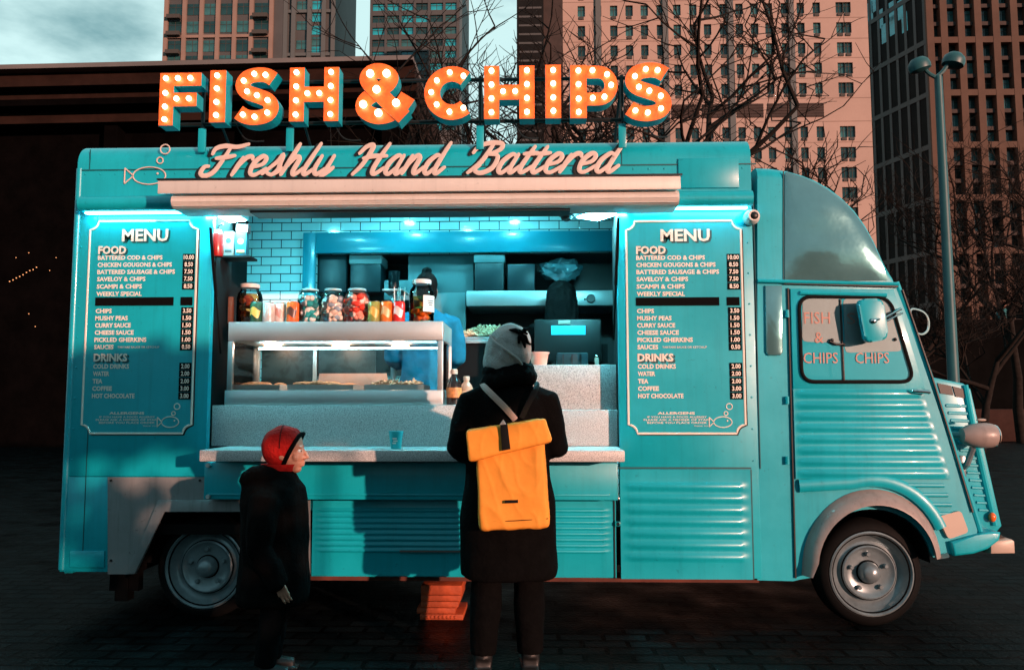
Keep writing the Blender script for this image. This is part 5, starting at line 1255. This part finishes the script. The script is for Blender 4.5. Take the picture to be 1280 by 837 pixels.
mb = MB(); mb.box(X(690, .8, 440), X(730, .8, 440), .83, .89, FZ, Z(452, .8) - .001); mb.build('stand', M['black'], t)
zt_ = Z(456, .12) + .001
mb = MB(); xx = X(674, .25, 450); mb.lathe([(.045, .001), (.058, .072), (.064, .074), (.064, .082), (.056, .083), (.048, .06), (.002, .055)], (xx, .25, zt_), 'Z', 24); tag(mb.build('food_tub', mat('pink_tub', (.75, .38, .30), .5), loc=(xx, .25, zt_)), 'small pale pink tub on the granite block beside the grey hat', 'tub')
t = thing('black_bin', 'dark ribbed plastic bin on the granite block right of the pink tub', 'bin', (X(718, .3, 450), .3, zt_))
mb = MB(); mb.box(X(696, .28, 450), X(735, .28, 450), .27, .40, zt_, Z(441, .28), bev=.008); b_ = mb.build('bin_body', M['plastic_dark'], t)
mb = MB()
for px in (704, 715, 726): mb.box(X(px, .26, 450) - .004, X(px, .26, 450) + .004, .262, .2695, zt_ + .004, Z(443, .28))
mb.build('ridge', M['black'], b_)
t = thing('salt_shaker', 'small metal shaker at the right end of the granite block', 'shaker', (X(746, .25, 450), .25, zt_)); xx = X(746, .25, 450)
mb = MB(); mb.lathe([(.012, .001), (.014, .04), (.011, .05)], (xx, .25, zt_), 'Z', 14); mb.build('shaker_body', M['cream'], t)
mb = MB(); mb.lathe([(.012, .05), (.013, .058), (.006, .066), (.001, .067)], (xx, .25, zt_), 'Z', 14); mb.build('cap', M['chrome'], t)
# sauce bottles right of the case
def bottle(px, Y, label, col, py0, wpx, labcol):
    x = X(px, Y, 485); h = Z(py0, Y) - (zsh + .001); r = (X(px + wpx / 2, Y) - X(px - wpx / 2, Y)) / 2; c = (x, Y, zsh + .001)
    t = thing('sauce_bottle', label, 'bottle', c, 'sauce bottles on the counter')
    mb = MB(); mb.lathe([(r * .92, .001), (r, .008), (r, h * .56), (r * .8, h * .68), (r * .42, h * .80), (r * .38, h * .86)], c, 'Z', 20); mb.build('bottle_body', mat('sauce', col, .15), t)
    mb = MB(); mb.lathe([(r * .48, h * .86), (r * .48, h * .97), (r * .38, h), (.001, h)], c, 'Z', 16); mb.build('cap', M['cream'], t)
    mb = MB(); mb.lathe([(r * 1.02, h * .20), (r * 1.02, h * .48)], c, 'Z', 20); mb.build('label', mat('sauce_label', labcol, .5, vary=.5, vscale=40), t)
bottle(567.5, .18, 'dark sauce bottle with an orange label beside the display case', (.02, .012, .01), 461, 19, (.55, .20, .06))
bottle(583, .26, 'pale sauce bottle behind the shoulder of the customer', (.45, .28, .20), 470, 17, (.70, .50, .40))
# paper cup
t = thing('paper_cup', 'small turquoise paper cup with white print on the counter ledge', 'cup', (X(495, -.22, 555), -.22, cz + .001))
x = X(495, -.22, 555); mb = MB(); mb.lathe([(.028, .001), (.040, .092), (.042, .093), (.042, .097), (.038, .097), (.036, .09), (.026, .008), (.002, .008)], (x, -.22, cz + .001), 'Z', 26); mb.build('cup_body', mat('turquoise_card', (.01, .42, .46), .5), t)
mb = MB()
for k, (a, b, zz) in enumerate(((-.012, .010, .055), (-.008, .014, .042), (-.013, .006, .030))): mb.box(x + a, x + b, -.2625 + k * .0016, -.258 + k * .0016, cz + zz, cz + zz + .007)
mb.build('cup_print', M['paper'], t)
# extinguisher and boxes on the partition at the left of the hatch
t = thing('red_canister', 'red canister hanging inside the hatch at the upper left corner', 'canister', (X(272, .03, 300), .03, Z(318, .03)))
x = X(272, .03, 300); mb = MB(); mb.lathe([(.001, .0), (.032, .003), (.036, .02), (.036, .13), (.02, .16), (.01, .165)], (x, .03, Z(319, .03)), 'Z', 18); mb.build('canister_body', mat('red_enamel', (.42, .012, .01), .3, coat=.4), t)
mb = MB(); mb.tube([(x, .03, Z(319, .03) + .16), (x, .03, Z(319, .03) + .19), (x + .03, .03, Z(319, .03) + .2)], .008, 8); mb.build('valve', M['black'], t)
def card_box(a, b, c, d, Y, lab, col, col2):
    t = thing('card_box', lab, 'box', (X((a + b) / 2, Y, d), Y, Z(d, Y)), 'boxes at the upper left of the hatch')
    x0, x1, z0, z1 = X(a, Y, 300), X(b, Y, 300), Z(d, Y), Z(c, Y)
    mb = MB(); mb.box(x0, x1, Y, Y + .05, z0, z1, bev=.003); mb.build('carton', mat('carton', col, .5), t)
    mb = MB(); w, h = x1 - x0, z1 - z0
    mb.lathe([(w * .26, -.002), (w * .26, .002)], ((x0 + x1) / 2, Y - .001, z0 + h * .62), 'Y', 18); mb.box(x0 + w * .15, x1 - w * .15, Y - .003, Y - .0005, z0 + h * .12, z0 + h * .24); mb.build('carton_print', mat('carton_print', col2, .5), t)
card_box(279.5, 292, 287, 317, .14, 'white and black carton beside the red canister', (.22, .22, .21), (.02, .02, .02))
card_box(294, 308, 289, 317, .14, 'blue carton with an orange stripe, rightmost at the upper left hatch corner', (.01, .12, .17), (.60, .28, .05))
mb = MB(); mb.box(X(295, .14, 284), X(310, .14, 284), .14, .19, Z(288.6, .14), Z(278, .14), bev=.003); tag(mb.build('card_box', mat('pink_carton', (.40, .10, .09), .5), loc=(X(302, .14, 288), .16, Z(288.6, .14))), 'small pink carton on top of the blue one', 'box', 'boxes at the upper left of the hatch')
mb = MB(); mb.box(X(276, .12, 318), X(312, .12, 318), .12, .26, Z(320.5, .13), Z(317.4, .13), bev=.002); tag(mb.build('wall_shelf', M['rubber'], loc=(X(290, .13, 320), .18, Z(320.5, .13))), 'thin black shelf inside the hatch under the red canister and cartons', 'shelf')
# stack of planks under the truck
rnd = random.Random(9)
M['orangewood'] = mat('orange_painted_wood', (.36, .055, .012), .7, vary=.4, vscale=9, bump=.3, bscale=20)
Yp = .14
for i, (a, b, lab) in enumerate(((525, 579, 'lowest orange plank of the stack under the truck, scalloped along its edge'), (521, 569, 'second orange plank from the ground under the truck, shifted to the left'), (526, 573, 'third orange plank from the ground under the truck, brightest one'), (526, 576, 'fourth orange plank from the ground under the truck, just below the thick top block'), (526, 577, 'thick topmost orange block of the stack under the truck'))):
    z0 = .0 + i * .036; z1 = z0 + (.034 if i < 4 else .055)
    mb = MB(); mb.box(X(a, Yp, 755), X(b, Yp, 755), Yp, Yp + .3, z0 + .001, z1, bev=.004)
    if i == 0:
        for k in range(9): mb.ball((X(530, Yp, 755) + k * .023, Yp, .018), .010, .006, .010, 8)
    tag(mb.build('wood_plank', M['orangewood'], loc=(X((a + b) / 2, Yp, 755), Yp + .15, z0)), lab, 'plank', 'orange planks under the truck')

# ================================================================== PEOPLE
def xf(mb, rot, loc):
    m = Matrix.Translation(Vector(loc)) @ Matrix.Rotation(rot, 4, 'Z'); mb.v = [tuple(m @ Vector(v)) for v in mb.v]; return mb
def hand(mb, wrist, fwd, palm, side, s=1., curl=.5):
    """palm + four fingers + thumb; fwd: finger direction, palm: where the palm faces, side: +1 thumb on fwd x palm side."""
    w = Vector(wrist); f = Vector(fwd).normalized(); n = Vector(palm); n = (n - f * n.dot(f)).normalized(); t = f.cross(n) * side
    L_ = .085 * s
    for k in range(4):
        o = (k - 1.5) * .019 * s
        mb.tube([w + t * o * .6, w + f * L_ * .5 + t * o, w + f * L_ + t * o * 1.05], [.013 * s, .0135 * s, .0105 * s], 8)
    for k, ln_ in enumerate((.062, .074, .080, .070)):
        o = (k - 1.5) * .0235 * s; b = w + f * L_ + t * o; d = f.copy(); pts = [b - f * .01]; rads = [.0095 * s]
        for j, q in enumerate((.45, .32, .23)):
            a = curl * (.5 + .5 * j); d = (d * math.cos(a) + n * math.sin(a)).normalized(); b = b + d * ln_ * s * q; pts.append(b.copy()); rads.append((.0088 - .0008 * j) * s)
        mb.tube(pts, rads, 8); mb.ball(pts[-1], rads[-1], n=8)
    b = w + f * .02 * s + t * .024 * s; d = (f * .6 + t * .75 + n * .3).normalized(); p1 = b + d * .042 * s; d2 = (f * .85 + t * .2 + n * .45).normalized(); p2 = p1 + d2 * .032 * s; p3 = p2 + d2 * .024 * s
    mb.tube([b, p1, p2, p3], [.014 * s, .012 * s, .010 * s, .008 * s], 8); mb.ball(p3, .008 * s, n=8)
def head(mb, c, s=1.):
    """facing +y; c = middle of the skull at eye height."""
    c = Vector(c); v = lambda x, y, z: c + Vector((x, y, z)) * s
    mb.ball(v(0, -.010, .035), .076 * s, .095 * s, .088 * s, 18)
    mb.ball(v(0, .018, -.045), .056 * s, .068 * s, .070 * s, 16)
    mb.ball(v(0, .050, -.090), .030 * s, .030 * s, .024 * s, 12)
    mb.ball(v(0, .062, -.02), .046 * s, .028 * s, .055 * s, 12)
    mb.tube([v(0, .082, .012), v(0, .098, -.012), v(0, .110, -.030), v(0, .086, -.040)], [.008 * s, .010 * s, .0125 * s, .010 * s], 8)
    for q in (-1, 1):
        mb.ball(v(q * .010, .092, -.034), .009 * s, n=8); mb.tube([v(q * .012, .080, .022), v(q * .038, .070, .022)], [.010 * s, .008 * s], 8)
        mb.ball(v(q * .077, -.008, -.012), .010 * s, .022 * s, .032 * s, 10); mb.ball(v(q * .035, .052, -.030), .024 * s, .02 * s, .024 * s, 10)
    mb.tube([v(-.022, .076, -.062), v(0, .090, -.059), v(.022, .076, -.062)], [.006 * s, .009 * s, .006 * s], 8)
    mb.tube([v(-.020, .074, -.071), v(0, .087, -.072), v(.020, .074, -.071)], [.006 * s, .009 * s, .006 * s], 8)
def eyes(c, s, rot, loc, parent):
    for q in (-1, 1):
        mb = MB(); mb.ball(Vector(c) + Vector((q * .030, .069, .002)) * s, .0115 * s, n=12); xf(mb, rot, loc); e = mb.build('eye', mat('eye_white', (.7, .68, .66), .2), parent)
        mb = MB(); mb.ball(Vector(c) + Vector((q * .030, .0785, .002)) * s, .0055 * s, n=8); xf(mb, rot, loc); mb.build('iris', mat('iris', (.03, .015, .01), .2), e)
def body(s, hs, arms, legs, head_c, neck_w=.05):
    mb = MB()
    mb.loft([(0, 0, .86 * s, .12 * s, .09 * s), (0, 0, .93 * s, .165 * s, .115 * s), (0, 0, 1.02 * s, .150 * s, .105 * s), (0, 0, 1.12 * s, .135 * s, .095 * s), (0, 0, 1.26 * s, .165 * s, .112 * s), (0, 0, 1.36 * s, .175 * s, .095 * s), (0, -.005, 1.42 * s, .12 * s, .075 * s), (0, -.005, 1.45 * s, .06 * s, .055 * s)])
    hc = Vector(head_c); mb.tube([(0, -.01, 1.38 * s), (0, 0, 1.46 * s), hc + Vector((0, -.01, -.07)) * hs], [neck_w * 1.25, neck_w, neck_w], 14)
    head(mb, head_c, hs)
    for sh, el, wr in arms: mb.tube([Vector(sh) * .85 + Vector((0, 0, Vector(sh).z * .15)), sh, Vector(sh).lerp(Vector(el), .5), el, Vector(el).lerp(Vector(wr), .4), wr], [.055 * s, .055 * s, .048 * s, .038 * s, .040 * s, .026 * s], 12)
    for hp_, kn, an, toe in legs:
        mb.tube([hp_, Vector(hp_).lerp(Vector(kn), .5), kn, Vector(kn).lerp(Vector(an), .35), an], [.085 * s, .070 * s, .052 * s, .054 * s, .034 * s], 12)
        mb.tube([Vector(an) + Vector((0, -.03 * s, -.04 * s)), Vector(an).lerp(Vector(toe), .5) + Vector((0, 0, -.02 * s)), toe], [.034 * s, .036 * s, .026 * s], 10)
    return mb

# ---- customer with the orange backpack
WY = -.70
wx = X(635, WY, 600); wl = (wx, WY, 0); wr = R(5)
sc = .935
arms = [((q * .170, .0, 1.285), (q * .232, -.02, 1.055), (q * .16, .22, 1.075)) for q in (-1, 1)]
legs = [((-.085, 0, .84), (-.10, .01, .45), (-.12, -.02, .075), (-.135, .13, .03)), ((.085, 0, .84), (.10, .02, .45), (.105, -.01, .075), (.12, .14, .03))]
hcW = (0, .015, 1.495)
mb = body(sc, .95, arms, legs, hcW)
for q in (-1, 1): hand(mb, (q * .17, .22, 1.075), (-.3 * q, 1, -.22), (0, -.1, -1), q, .92, .35)
xf(mb, wr, wl); woman = remesh(mb, 'person', M['skin'], .0075, 3, loc=wl)
tag(woman, 'customer in a long black coat and grey hat standing at the counter, back turned', 'person')
eyes(hcW, .95, wr, wl, woman)
mb = MB(); rn = random.Random(2)
mb.loft([(0, 0, .435, .232, .165), (0, 0, .47, .238, .17), (0, 0, .62, .236, .165), (.005, 0, .80, .226, .158), (0, 0, .98, .208, .15), (0, 0, 1.12, .20, .145), (0, 0, 1.22, .205, .138), (0, 0, 1.295, .185, .12), (0, 0, 1.335, .13, .10), (0, 0, 1.37, .085, .085)], 28)
for q in (-1, 1): mb.tube([(q * .12, 0, 1.285), (q * .172, 0, 1.265), (q * .212, -.015, 1.15), (q * .236, -.025, 1.045), (q * .215, .06, 1.03), (q * .18, .16, 1.055), (q * .168, .195, 1.065)], [.070, .076, .070, .064, .062, .056, .052], 14)
xf(mb, wr, wl); remesh(mb, 'coat', M['blackcloth'], .011, 5, woman, wrinkle=.016, wscale=6)
mb = MB(); mb.tube([(.108 * math.cos(a), .105 * math.sin(a) * 1.0 - .005, 1.370 + .022 * math.sin(a + 2.2)) for a in [2 * math.pi * i / 18 for i in range(18)]], .038, 10, closed=True); mb.tube([(.10 * math.cos(a), .095 * math.sin(a), 1.425 + .012 * math.sin(a + 1)) for a in [2 * math.pi * i / 18 for i in range(18)]], .030, 10, closed=True)
xf(mb, wr, wl); remesh(mb, 'scarf', M['blackcloth'], .008, 2, woman, wrinkle=.012, wscale=16)
mb = MB()
for (hp_, kn, an, toe) in legs: mb.tube([Vector(hp_) + Vector((0, 0, -.08)), Vector(hp_).lerp(Vector(kn), .5), kn, Vector(kn).lerp(Vector(an), .35), Vector(an) + Vector((0, 0, .0))], [.105, .092, .074, .076, .062], 14)
xf(mb, wr, wl); remesh(mb, 'trousers', M['blackcloth'], .010, 3, woman, wrinkle=.006, wscale=10)
for (hp_, kn, an, toe) in legs:
    mb = MB(); a, t_ = Vector(an), Vector(toe); mb.tube([a + Vector((0, -.035, -.03)), a.lerp(t_, .4) + Vector((0, 0, -.018)), t_], [.044, .042, .034], 12); mb.tube([a + Vector((0, 0, .05)), a + Vector((0, -.01, -.02))], [.046, .046], 12); mb.box(a.x - .045, a.x + .04, a.y - .07, t_.y + .03, .001, .016)
    xf(mb, wr, wl); remesh(mb, 'shoe', M['shoe'], .008, 2, woman)
# hat: soft shell, brim seam running diagonally, dark bow
hx = MB(); hx.ball((0, .0, 1.515), .116, .130, .128, 22); hx.ball((.012, -.02, 1.562), .101, .112, .092, 18); hx.ball((-.02, .0, 1.47), .104, .112, .10, 18)
xf(hx, wr, wl); hat = remesh(hx, 'hat', M['greyknit'], .008, 4, woman, wrinkle=.007, wscale=18)
mb = MB(); pts = []
for i in range(15):
    a = R(205 + i * 9.6); k = i / 14; z = 1.592 - .20 * k ** 1.15
    rx = math.sqrt(max(.02, 1 - ((z - 1.515) / .128) ** 2)); pts.append((.125 * rx * math.cos(a) + .0, .137 * rx * math.sin(a) - .004, z))
mb.tube(pts, [.007] * 15, 8); xf(mb, wr, wl); mb.build('hat_seam', M['greyknit'], hat)
mb = MB(); b = Vector((.055, -.113, 1.597))
for d, ln_ in (((-1, -.1, .35), .055), ((.8, .1, .5), .05), ((.3, -.3, -1), .075), ((.75, -.1, -.9), .06), ((-.2, -.25, -.9), .05)):
    d = Vector(d).normalized(); mb.tube([b, b + d * ln_ * .5 + Vector((0, -.018, .006)), b + d * ln_], [.007, .012, .005], 8)
mb.ball(b, .013, n=10)
for z, x0, x1 in ((1.612, -.01, .09), (1.56, .03, .105)): mb.tube(spline([(x0, -.10, z), ((x0 + x1) / 2, -.112, z + .004), (x1, -.082, z - .012)], 4), .006, 6)
xf(mb, wr, wl); mb.build('bow', M['blackcloth'], hat)

# ---- orange backpack on that customer's back
BY = WY - .165
bag = thing('backpack', 'orange yellow roll top backpack with a black strap, worn over the black coat', 'backpack', (X(640, BY, 660), BY, Z(663, BY - .1)))
def soft_box(corners, y0, y1, m, name, parent, wr_=.006, ws=9., bev=.03, nx=26):
    """rounded slab through four photo-plane corners (lower left, lower right, upper right, upper left), puffed and creased."""
    bm = bmesh.new(); A = [bm.verts.new((x, y0, z)) for x, z in corners]; B = [bm.verts.new((x, y1, z)) for x, z in corners]
    bm.faces.new(A); bm.faces.new(B[::-1])
    for i in range(4): bm.faces.new((A[i], B[i], B[(i + 1) % 4], A[(i + 1) % 4]))
    bmesh.ops.recalc_face_normals(bm, faces=bm.faces)
    bmesh.ops.bevel(bm, geom=bm.edges[:], offset=bev, segments=4, affect='EDGES', profile=.5)
    m2 = MB(); m2.bm(bm, 0, True)
    o = remesh(m2, name, m, .0055, 2, parent)
    me = o.data; nn = [v.normal.copy() for v in me.vertices]; ex = Vector((rnd.uniform(0, 9), 0, 3))
    for v, q in zip(me.vertices, nn):
        c = Vector(v.co) * ws; d = Vector((c.x * 1.1 + c.z * .45, c.y, c.z * .5 - c.x * .3)) + ex
        k = 1 - abs(noise.noise(d)) * 2.2                      # sharp fold ridges
        k2 = 1 - abs(noise.noise(d * 2.1 + Vector((4, 4, 4)))) * 2.2
        v.co = v.co + q * wr_ * (max(0, k) ** 2.2 * .9 + max(0, k2) ** 3 * .4 - .25)
    return o
cp_ = lambda Y, *p: [(P(a, b, Y).x, P(a, b, Y).z) for a, b in p]
soft_box(cp_(BY - .1, (599, 664), (687, 660), (680, 548), (594, 556)), BY - .10, BY + .035, M['bag'], 'bag_body', bag, .0055, 6, .018)
soft_box(cp_(BY - .12, (586, 577), (690, 552), (682, 523), (582, 538)), BY - .135, BY + .03, M['bag'], 'roll_top', bag, .0045, 7, .012)
mb = MB()
q = cp_(BY - .15, (627.5, 563), (638, 561), (634, 528), (625, 529)); yy = BY - .150
mb.prism(q, yy - .004, yy + .012, bev=.002); st = mb.build('buckle_strap', M['rubber'], bag)
mb = MB(); mb.prism(cp_(yy, (624, 531), (633, 530), (629, 524)), yy - .008, yy + .01, bev=.002); mb.build('buckle', M['greyknit'], st)
mb = MB(); mb.prism(cp_(BY - .11, (631, 628.5), (647.5, 628), (647.5, 624.5), (631, 625)), BY - .116, BY - .095); mb.build('logo_patch', M['rubber'], bag)
mb = MB(); q = cp_(BY - .104, (602, 660), (602, 652), (685, 648), (685, 651)); mb.tube([(q[1][0], BY - .098, q[1][1]), ((q[1][0] + q[2][0]) / 2, BY - .101, (q[1][1] + q[2][1]) / 2 - .002), (q[2][0], BY - .098, q[2][1])], .0022, 5); mb.build('stitch_seam', M['rubber'], bag)
M['strap'] = mat('pale_webbing', (.50, .36, .32), .8, bump=.3, bscale=120)
mb = MB(); mb.tube(spline([P(644, 524, BY + .01), P(632, 510, BY + .002), P(616, 494, BY + .02), P(607, 485, BY + .06), P(603, 480, BY + .12)], 5), .017, 8, flat=(Vector((.35, .93, .2)).normalized(), .28)); mb.build('shoulder_strap', M['strap'], bag)
mb = MB(); mb.tube(spline([P(652, 522, BY + .01), P(660, 505, BY + .004), P(668, 490, BY + .03), P(671, 482, BY + .08), P(671, 480, BY + .14)], 5), .015, 8, flat=(Vector((-.35, .93, .2)).normalized(), .28)); mb.build('shoulder_strap', M['rubber'], bag)

# ---- child in a black padded coat and red hood, looking to the right
CY = -.80
kx = X(344, CY, 660); kl = (kx, CY, 0); kr = R(-84)
ks = .61
karms = [((q * .110, -.012, .785), (q * .155, -.035, .60), (q * .150, .055, .445)) for q in (-1, 1)]
klegs = [((q * .055, 0, .55), (q * .06, .01, .30), (q * .062, -.02, .055), (q * .07, .09, .022)) for q in (-1, 1)]
hcK = (0, .045, 1.035)
mb = body(ks, .92, karms, klegs, hcK, .036)
for q in (-1, 1): hand(mb, (q * .150, .055, .445), (0, .35, -1), (-q, .1, 0), -1, .68, .45)
xf(mb, kr, kl); kid = remesh(mb, 'person', M['skin'], .0036, 2, loc=kl)
tag(kid, 'small child in black padded coat and red knitted hood standing beside the rear wheel', 'person')
eyes(hcK, .92, kr, kl, kid)
mb = MB(); mb.loft([(0, 0, .33, .150, .160), (0, 0, .36, .158, .170), (0, 0, .50, .152, .166), (0, -.005, .66, .146, .160), (0, -.01, .79, .162, .160), (0, -.012, .865, .140, .150), (0, -.015, .91, .095, .12), (0, -.01, .945, .075, .085)], 28)
for q in (-1, 1): mb.tube([(q * .09, -.01, .83), (q * .135, -.015, .815), (q * .160, -.03, .69), (q * .168, -.035, .60), (q * .163, .015, .52), (q * .152, .058, .432)], [.060, .070, .066, .058, .053, .046], 12)
for k in range(0):
    z = .42 + k * .09; mb.tube([((.172 - .002 * k) * math.cos(a), (.176 - .002 * k) * math.sin(a) - .004 * k, z) for a in [2 * math.pi * i / 24 for i in range(24)]], .014, 8, closed=True)
mb.tube([(.075 * math.cos(a), .075 * math.sin(a) - .055, .915 + .02 * math.cos(a * 2)) for a in [2 * math.pi * i / 14 for i in range(14)]], .045, 10, closed=True)
xf(mb, kr, kl); remesh(mb, 'coat', M['blackcloth'], .008, 3, kid, wrinkle=.014, wscale=9)
mb = MB()
for (hp_, kn, an, toe) in klegs: mb.tube([Vector(hp_) + Vector((0, 0, -.08)), Vector(hp_).lerp(Vector(kn), .5), kn, an], [.066, .064, .056, .052], 12)
xf(mb, kr, kl); remesh(mb, 'trousers', M['darkjeans'], .007, 3, kid, wrinkle=.006, wscale=16)
for (hp_, kn, an, toe) in klegs:
    mb = MB(); a, t_ = Vector(an), Vector(toe); mb.tube([a + Vector((0, -.02, -.02)), a.lerp(t_, .4) + Vector((0, 0, -.012)), t_], [.034, .033, .027], 10); mb.tube([a + Vector((0, 0, .03)), a], [.036, .036], 10); mb.box(a.x - .033, a.x + .033, a.y - .045, t_.y + .022, .001, .012)
    xf(mb, kr, kl); remesh(mb, 'shoe', M['shoe'], .006, 2, kid)
# red knitted hood: shell that leaves the face open, neck piece, dark trim round the face
hb = Vector(hcK)
bm = bmesh.new(); bmesh.ops.create_uvsphere(bm, u_segments=40, v_segments=28, radius=1)
for v in bm.verts: v.co = Vector((v.co.x * .086, v.co.y * .107, v.co.z * .104))
def open_face(c):  # in front of a slanted plane the hood is open
    return c.y > .048 + .5 * c.z and c.z < .062
bmesh.ops.delete(bm, geom=[f for f in bm.faces if open_face(f.calc_center_median())], context='FACES')
bmesh.ops.delete(bm, geom=[f for f in bm.faces if f.calc_center_median().z < -.094], context='FACES')
edge = [v.co.copy() for v in bm.verts if v.is_boundary and v.co.y > -.02]
bmesh.ops.solidify(bm, geom=bm.faces[:], thickness=.008)
for v in bm.verts: v.co = v.co * (1 + .05 * noise.noise(v.co * 22) + .03 * noise.noise(v.co * 60)) + hb + Vector((0, -.012, .018))
mb = MB(); mb.bm(bm, 0, True); xf(mb, kr, kl); hood_ = mb.build('hood', M['redknit'], kid)
mb = MB(); mb.loft([(0, .0, .86, .062, .066), (0, .004, .90, .060, .062), (0, .012, .94, .068, .074), (0, .016, .975, .080, .090)], 24); xf(mb, kr, kl); mb.build('hood_neck', M['redknit'], hood_)
mb = MB()
tr = []
for z in (-.088, -.07, -.05, -.03, -.01, .01, .03, .045, .056):
    y = .048 + .5 * z; tr.append((.0875 * math.sqrt(max(0, 1 - (y / .109) ** 2 - (z / .106) ** 2)), y, z))
tr.append((.022, .084, .064)); tr.append((0, .089, .065))
tr = tr + [(-x, y, z) for x, y, z in tr[-2::-1]]
mb.tube([Vector(p) + hb + Vector((0, -.010, .018)) for p in tr], .0105, 8); xf(mb, kr, kl); mb.build('hood_trim', M['blackcloth'], hood_)
mb = MB()
for k in range(1):
    yy = -.004 + k * .035; mb.tube([Vector((.0875 * math.sqrt(max(0, 1 - (yy / .109) ** 2)) * math.cos(a), yy, .106 * math.sqrt(max(0, 1 - (yy / .109) ** 2)) * math.sin(a))) + hb + Vector((0, -.012, .018)) for a in [math.pi * i / 16 for i in range(17)]], .0026, 6)
xf(mb, kr, kl); mb.build('hood_rib', M['darkred'], hood_)

# ---- two workers inside
def worker(px, Y, rot, label, jacket, hairstyle, apy, top_py):
    x = X(px, Y, 400); s = (Z(top_py, Y) - FZ) / 1.73; l = (x, Y, FZ); r_ = R(rot)
    hc = (0, .02 * s, 1.60 * s)
    ar = [((q * .19 * s, 0, 1.37 * s), (q * .24 * s, .03, 1.10 * s), (q * .16 * s, .24, 1.06 * s)) for q in (-1, 1)]
    lg = [((q * .09 * s, 0, .88 * s), (q * .1 * s, .01, .48 * s), (q * .1 * s, -.02, .075 * s), (q * .11 * s, .13 * s, .03 * s)) for q in (-1, 1)]
    mb = body(s, s * .98, ar, lg, hc)
    for q in (-1, 1): hand(mb, (q * .16 * s, .24, 1.06 * s), (-.3 * q, 1, -.1), (0, 0, -1), q, .95, .5)
    xf(mb, r_, l); p = remesh(mb, 'person', M['skin'], .009, 2, loc=l); tag(p, label, 'person'); eyes(hc, s * .98, r_, l, p)
    mb = MB(); mb.loft([(0, 0, .80 * s, .19 * s, .135 * s), (0, 0, .95 * s, .19 * s, .135 * s), (0, 0, 1.12 * s, .175 * s, .125 * s), (0, 0, 1.27 * s, .195 * s, .135 * s), (0, 0, 1.37 * s, .19 * s, .115 * s), (0, 0, 1.43 * s, .11 * s, .085 * s), (0, 0, 1.47 * s, .07 * s, .068 * s)], 24)
    for q in (-1, 1): mb.tube([(q * .12 * s, 0, 1.37 * s), (q * .195 * s, 0, 1.35 * s), (q * .235 * s, .015, 1.22 * s), (q * .245 * s, .03, 1.09 * s), (q * .21 * s, .13, 1.06 * s), (q * .17 * s, .21, 1.055 * s)], [.07 * s, .076 * s, .07 * s, .062 * s, .056 * s, .05 * s], 12)
    xf(mb, r_, l); remesh(mb, 'jacket', jacket, .010, 3, p, wrinkle=.012, wscale=11)
    mb = MB()
    for (a, b, c, d) in lg: mb.tube([a, Vector(a).lerp(Vector(b), .5), b, c], [.10 * s, .085 * s, .07 * s, .06 * s], 12); mb.tube([Vector(c) + Vector((0, -.03, -.035)), d], [.04, .035], 10)
    xf(mb, r_, l); remesh(mb, 'trousers', M['darkjeans'], .012, 2, p)
    mb = MB(); h0 = Vector(hc); mb.ball(h0 + Vector((0, -.022, .045)) * s, .084 * s, .098 * s, .092 * s, 18); mb.ball(h0 + Vector((0, -.05, -.02)) * s, .075 * s, .06 * s, .09 * s, 14)
    if hairstyle == 'bun': mb.ball(h0 + Vector((0, -.03, .145)) * s, .04 * s, .04 * s, .032 * s, 12)
    else:
        mb.ball(h0 + Vector((0, -.02, .03)) * s, .122 * s, .118 * s, .118 * s, 18)
        mb.loft([(0, -.075 * s, h0.z - .30 * s, .09 * s, .04 * s), (0, -.07 * s, h0.z - .18 * s, .135 * s, .06 * s), (0, -.05 * s, h0.z - .02 * s, .128 * s, .085 * s), (0, -.03 * s, h0.z + .07 * s, .105 * s, .09 * s), (0, -.025 * s, h0.z + .125 * s, .055 * s, .05 * s)], 18)
    xf(mb, r_, l); remesh(mb, 'hair', M['hair'], .008, 2, p, wrinkle=.006, wscale=25)
worker(533, .92, 14, 'worker in a blue jacket with dark hair in a bun behind the display case', M['bluejacket'], 'bun', 0, 341)
worker(702, 1.06, 0, 'food truck worker with long dark hair in black, turned to the hood at the back', M['blackcloth'], 'long', 0, 354)
# ---- far passer-by on the terrace
YQ = 28.2; qx = X(1255, YQ, 390); zf = P(1230, 399, 27).z - .9
s = 1.0; l = (qx, YQ, zf); mb = body(1.0, 1.0, [((q * .19, 0, 1.37), (q * .24, 0, 1.1), (q * .22, .1, .86)) for q in (-1, 1)], [((q * .09, 0, .88), (q * .1, 0, .48), (q * .1, 0, .075), (q * .11, .13, .03)) for q in (-1, 1)], (0, .02, 1.58))
for q in (-1, 1): hand(mb, (q * .22, .1, .86), (0, .2, -1), (-q, 0, 0), -1, 1, .4)
xf(mb, R(150), l); p = remesh(mb, 'person', M['skin'], .014, 2, loc=l); tag(p, 'tiny distant person in a teal jacket above the dark terrace wall at the right edge', 'person')
mb = MB(); mb.loft([(0, 0, .80, .20, .14), (0, 0, 1.1, .19, .13), (0, 0, 1.3, .21, .14), (0, 0, 1.42, .12, .09), (0, 0, 1.47, .07, .07)], 20)
for q in (-1, 1): mb.tube([(q * .12, 0, 1.36), (q * .2, 0, 1.34), (q * .25, 0, 1.1), (q * .225, .09, .9)], [.07, .075, .065, .05], 10)
xf(mb, R(150), l); remesh(mb, 'jacket', mat('teal_jacket', (.03, .16, .17), .8), .015, 2, p)
mb = MB(); mb.ball((0, 0, 1.63), .085, .1, .09, 14); xf(mb, R(150), l); mb.build('hat', M['redknit'], p)
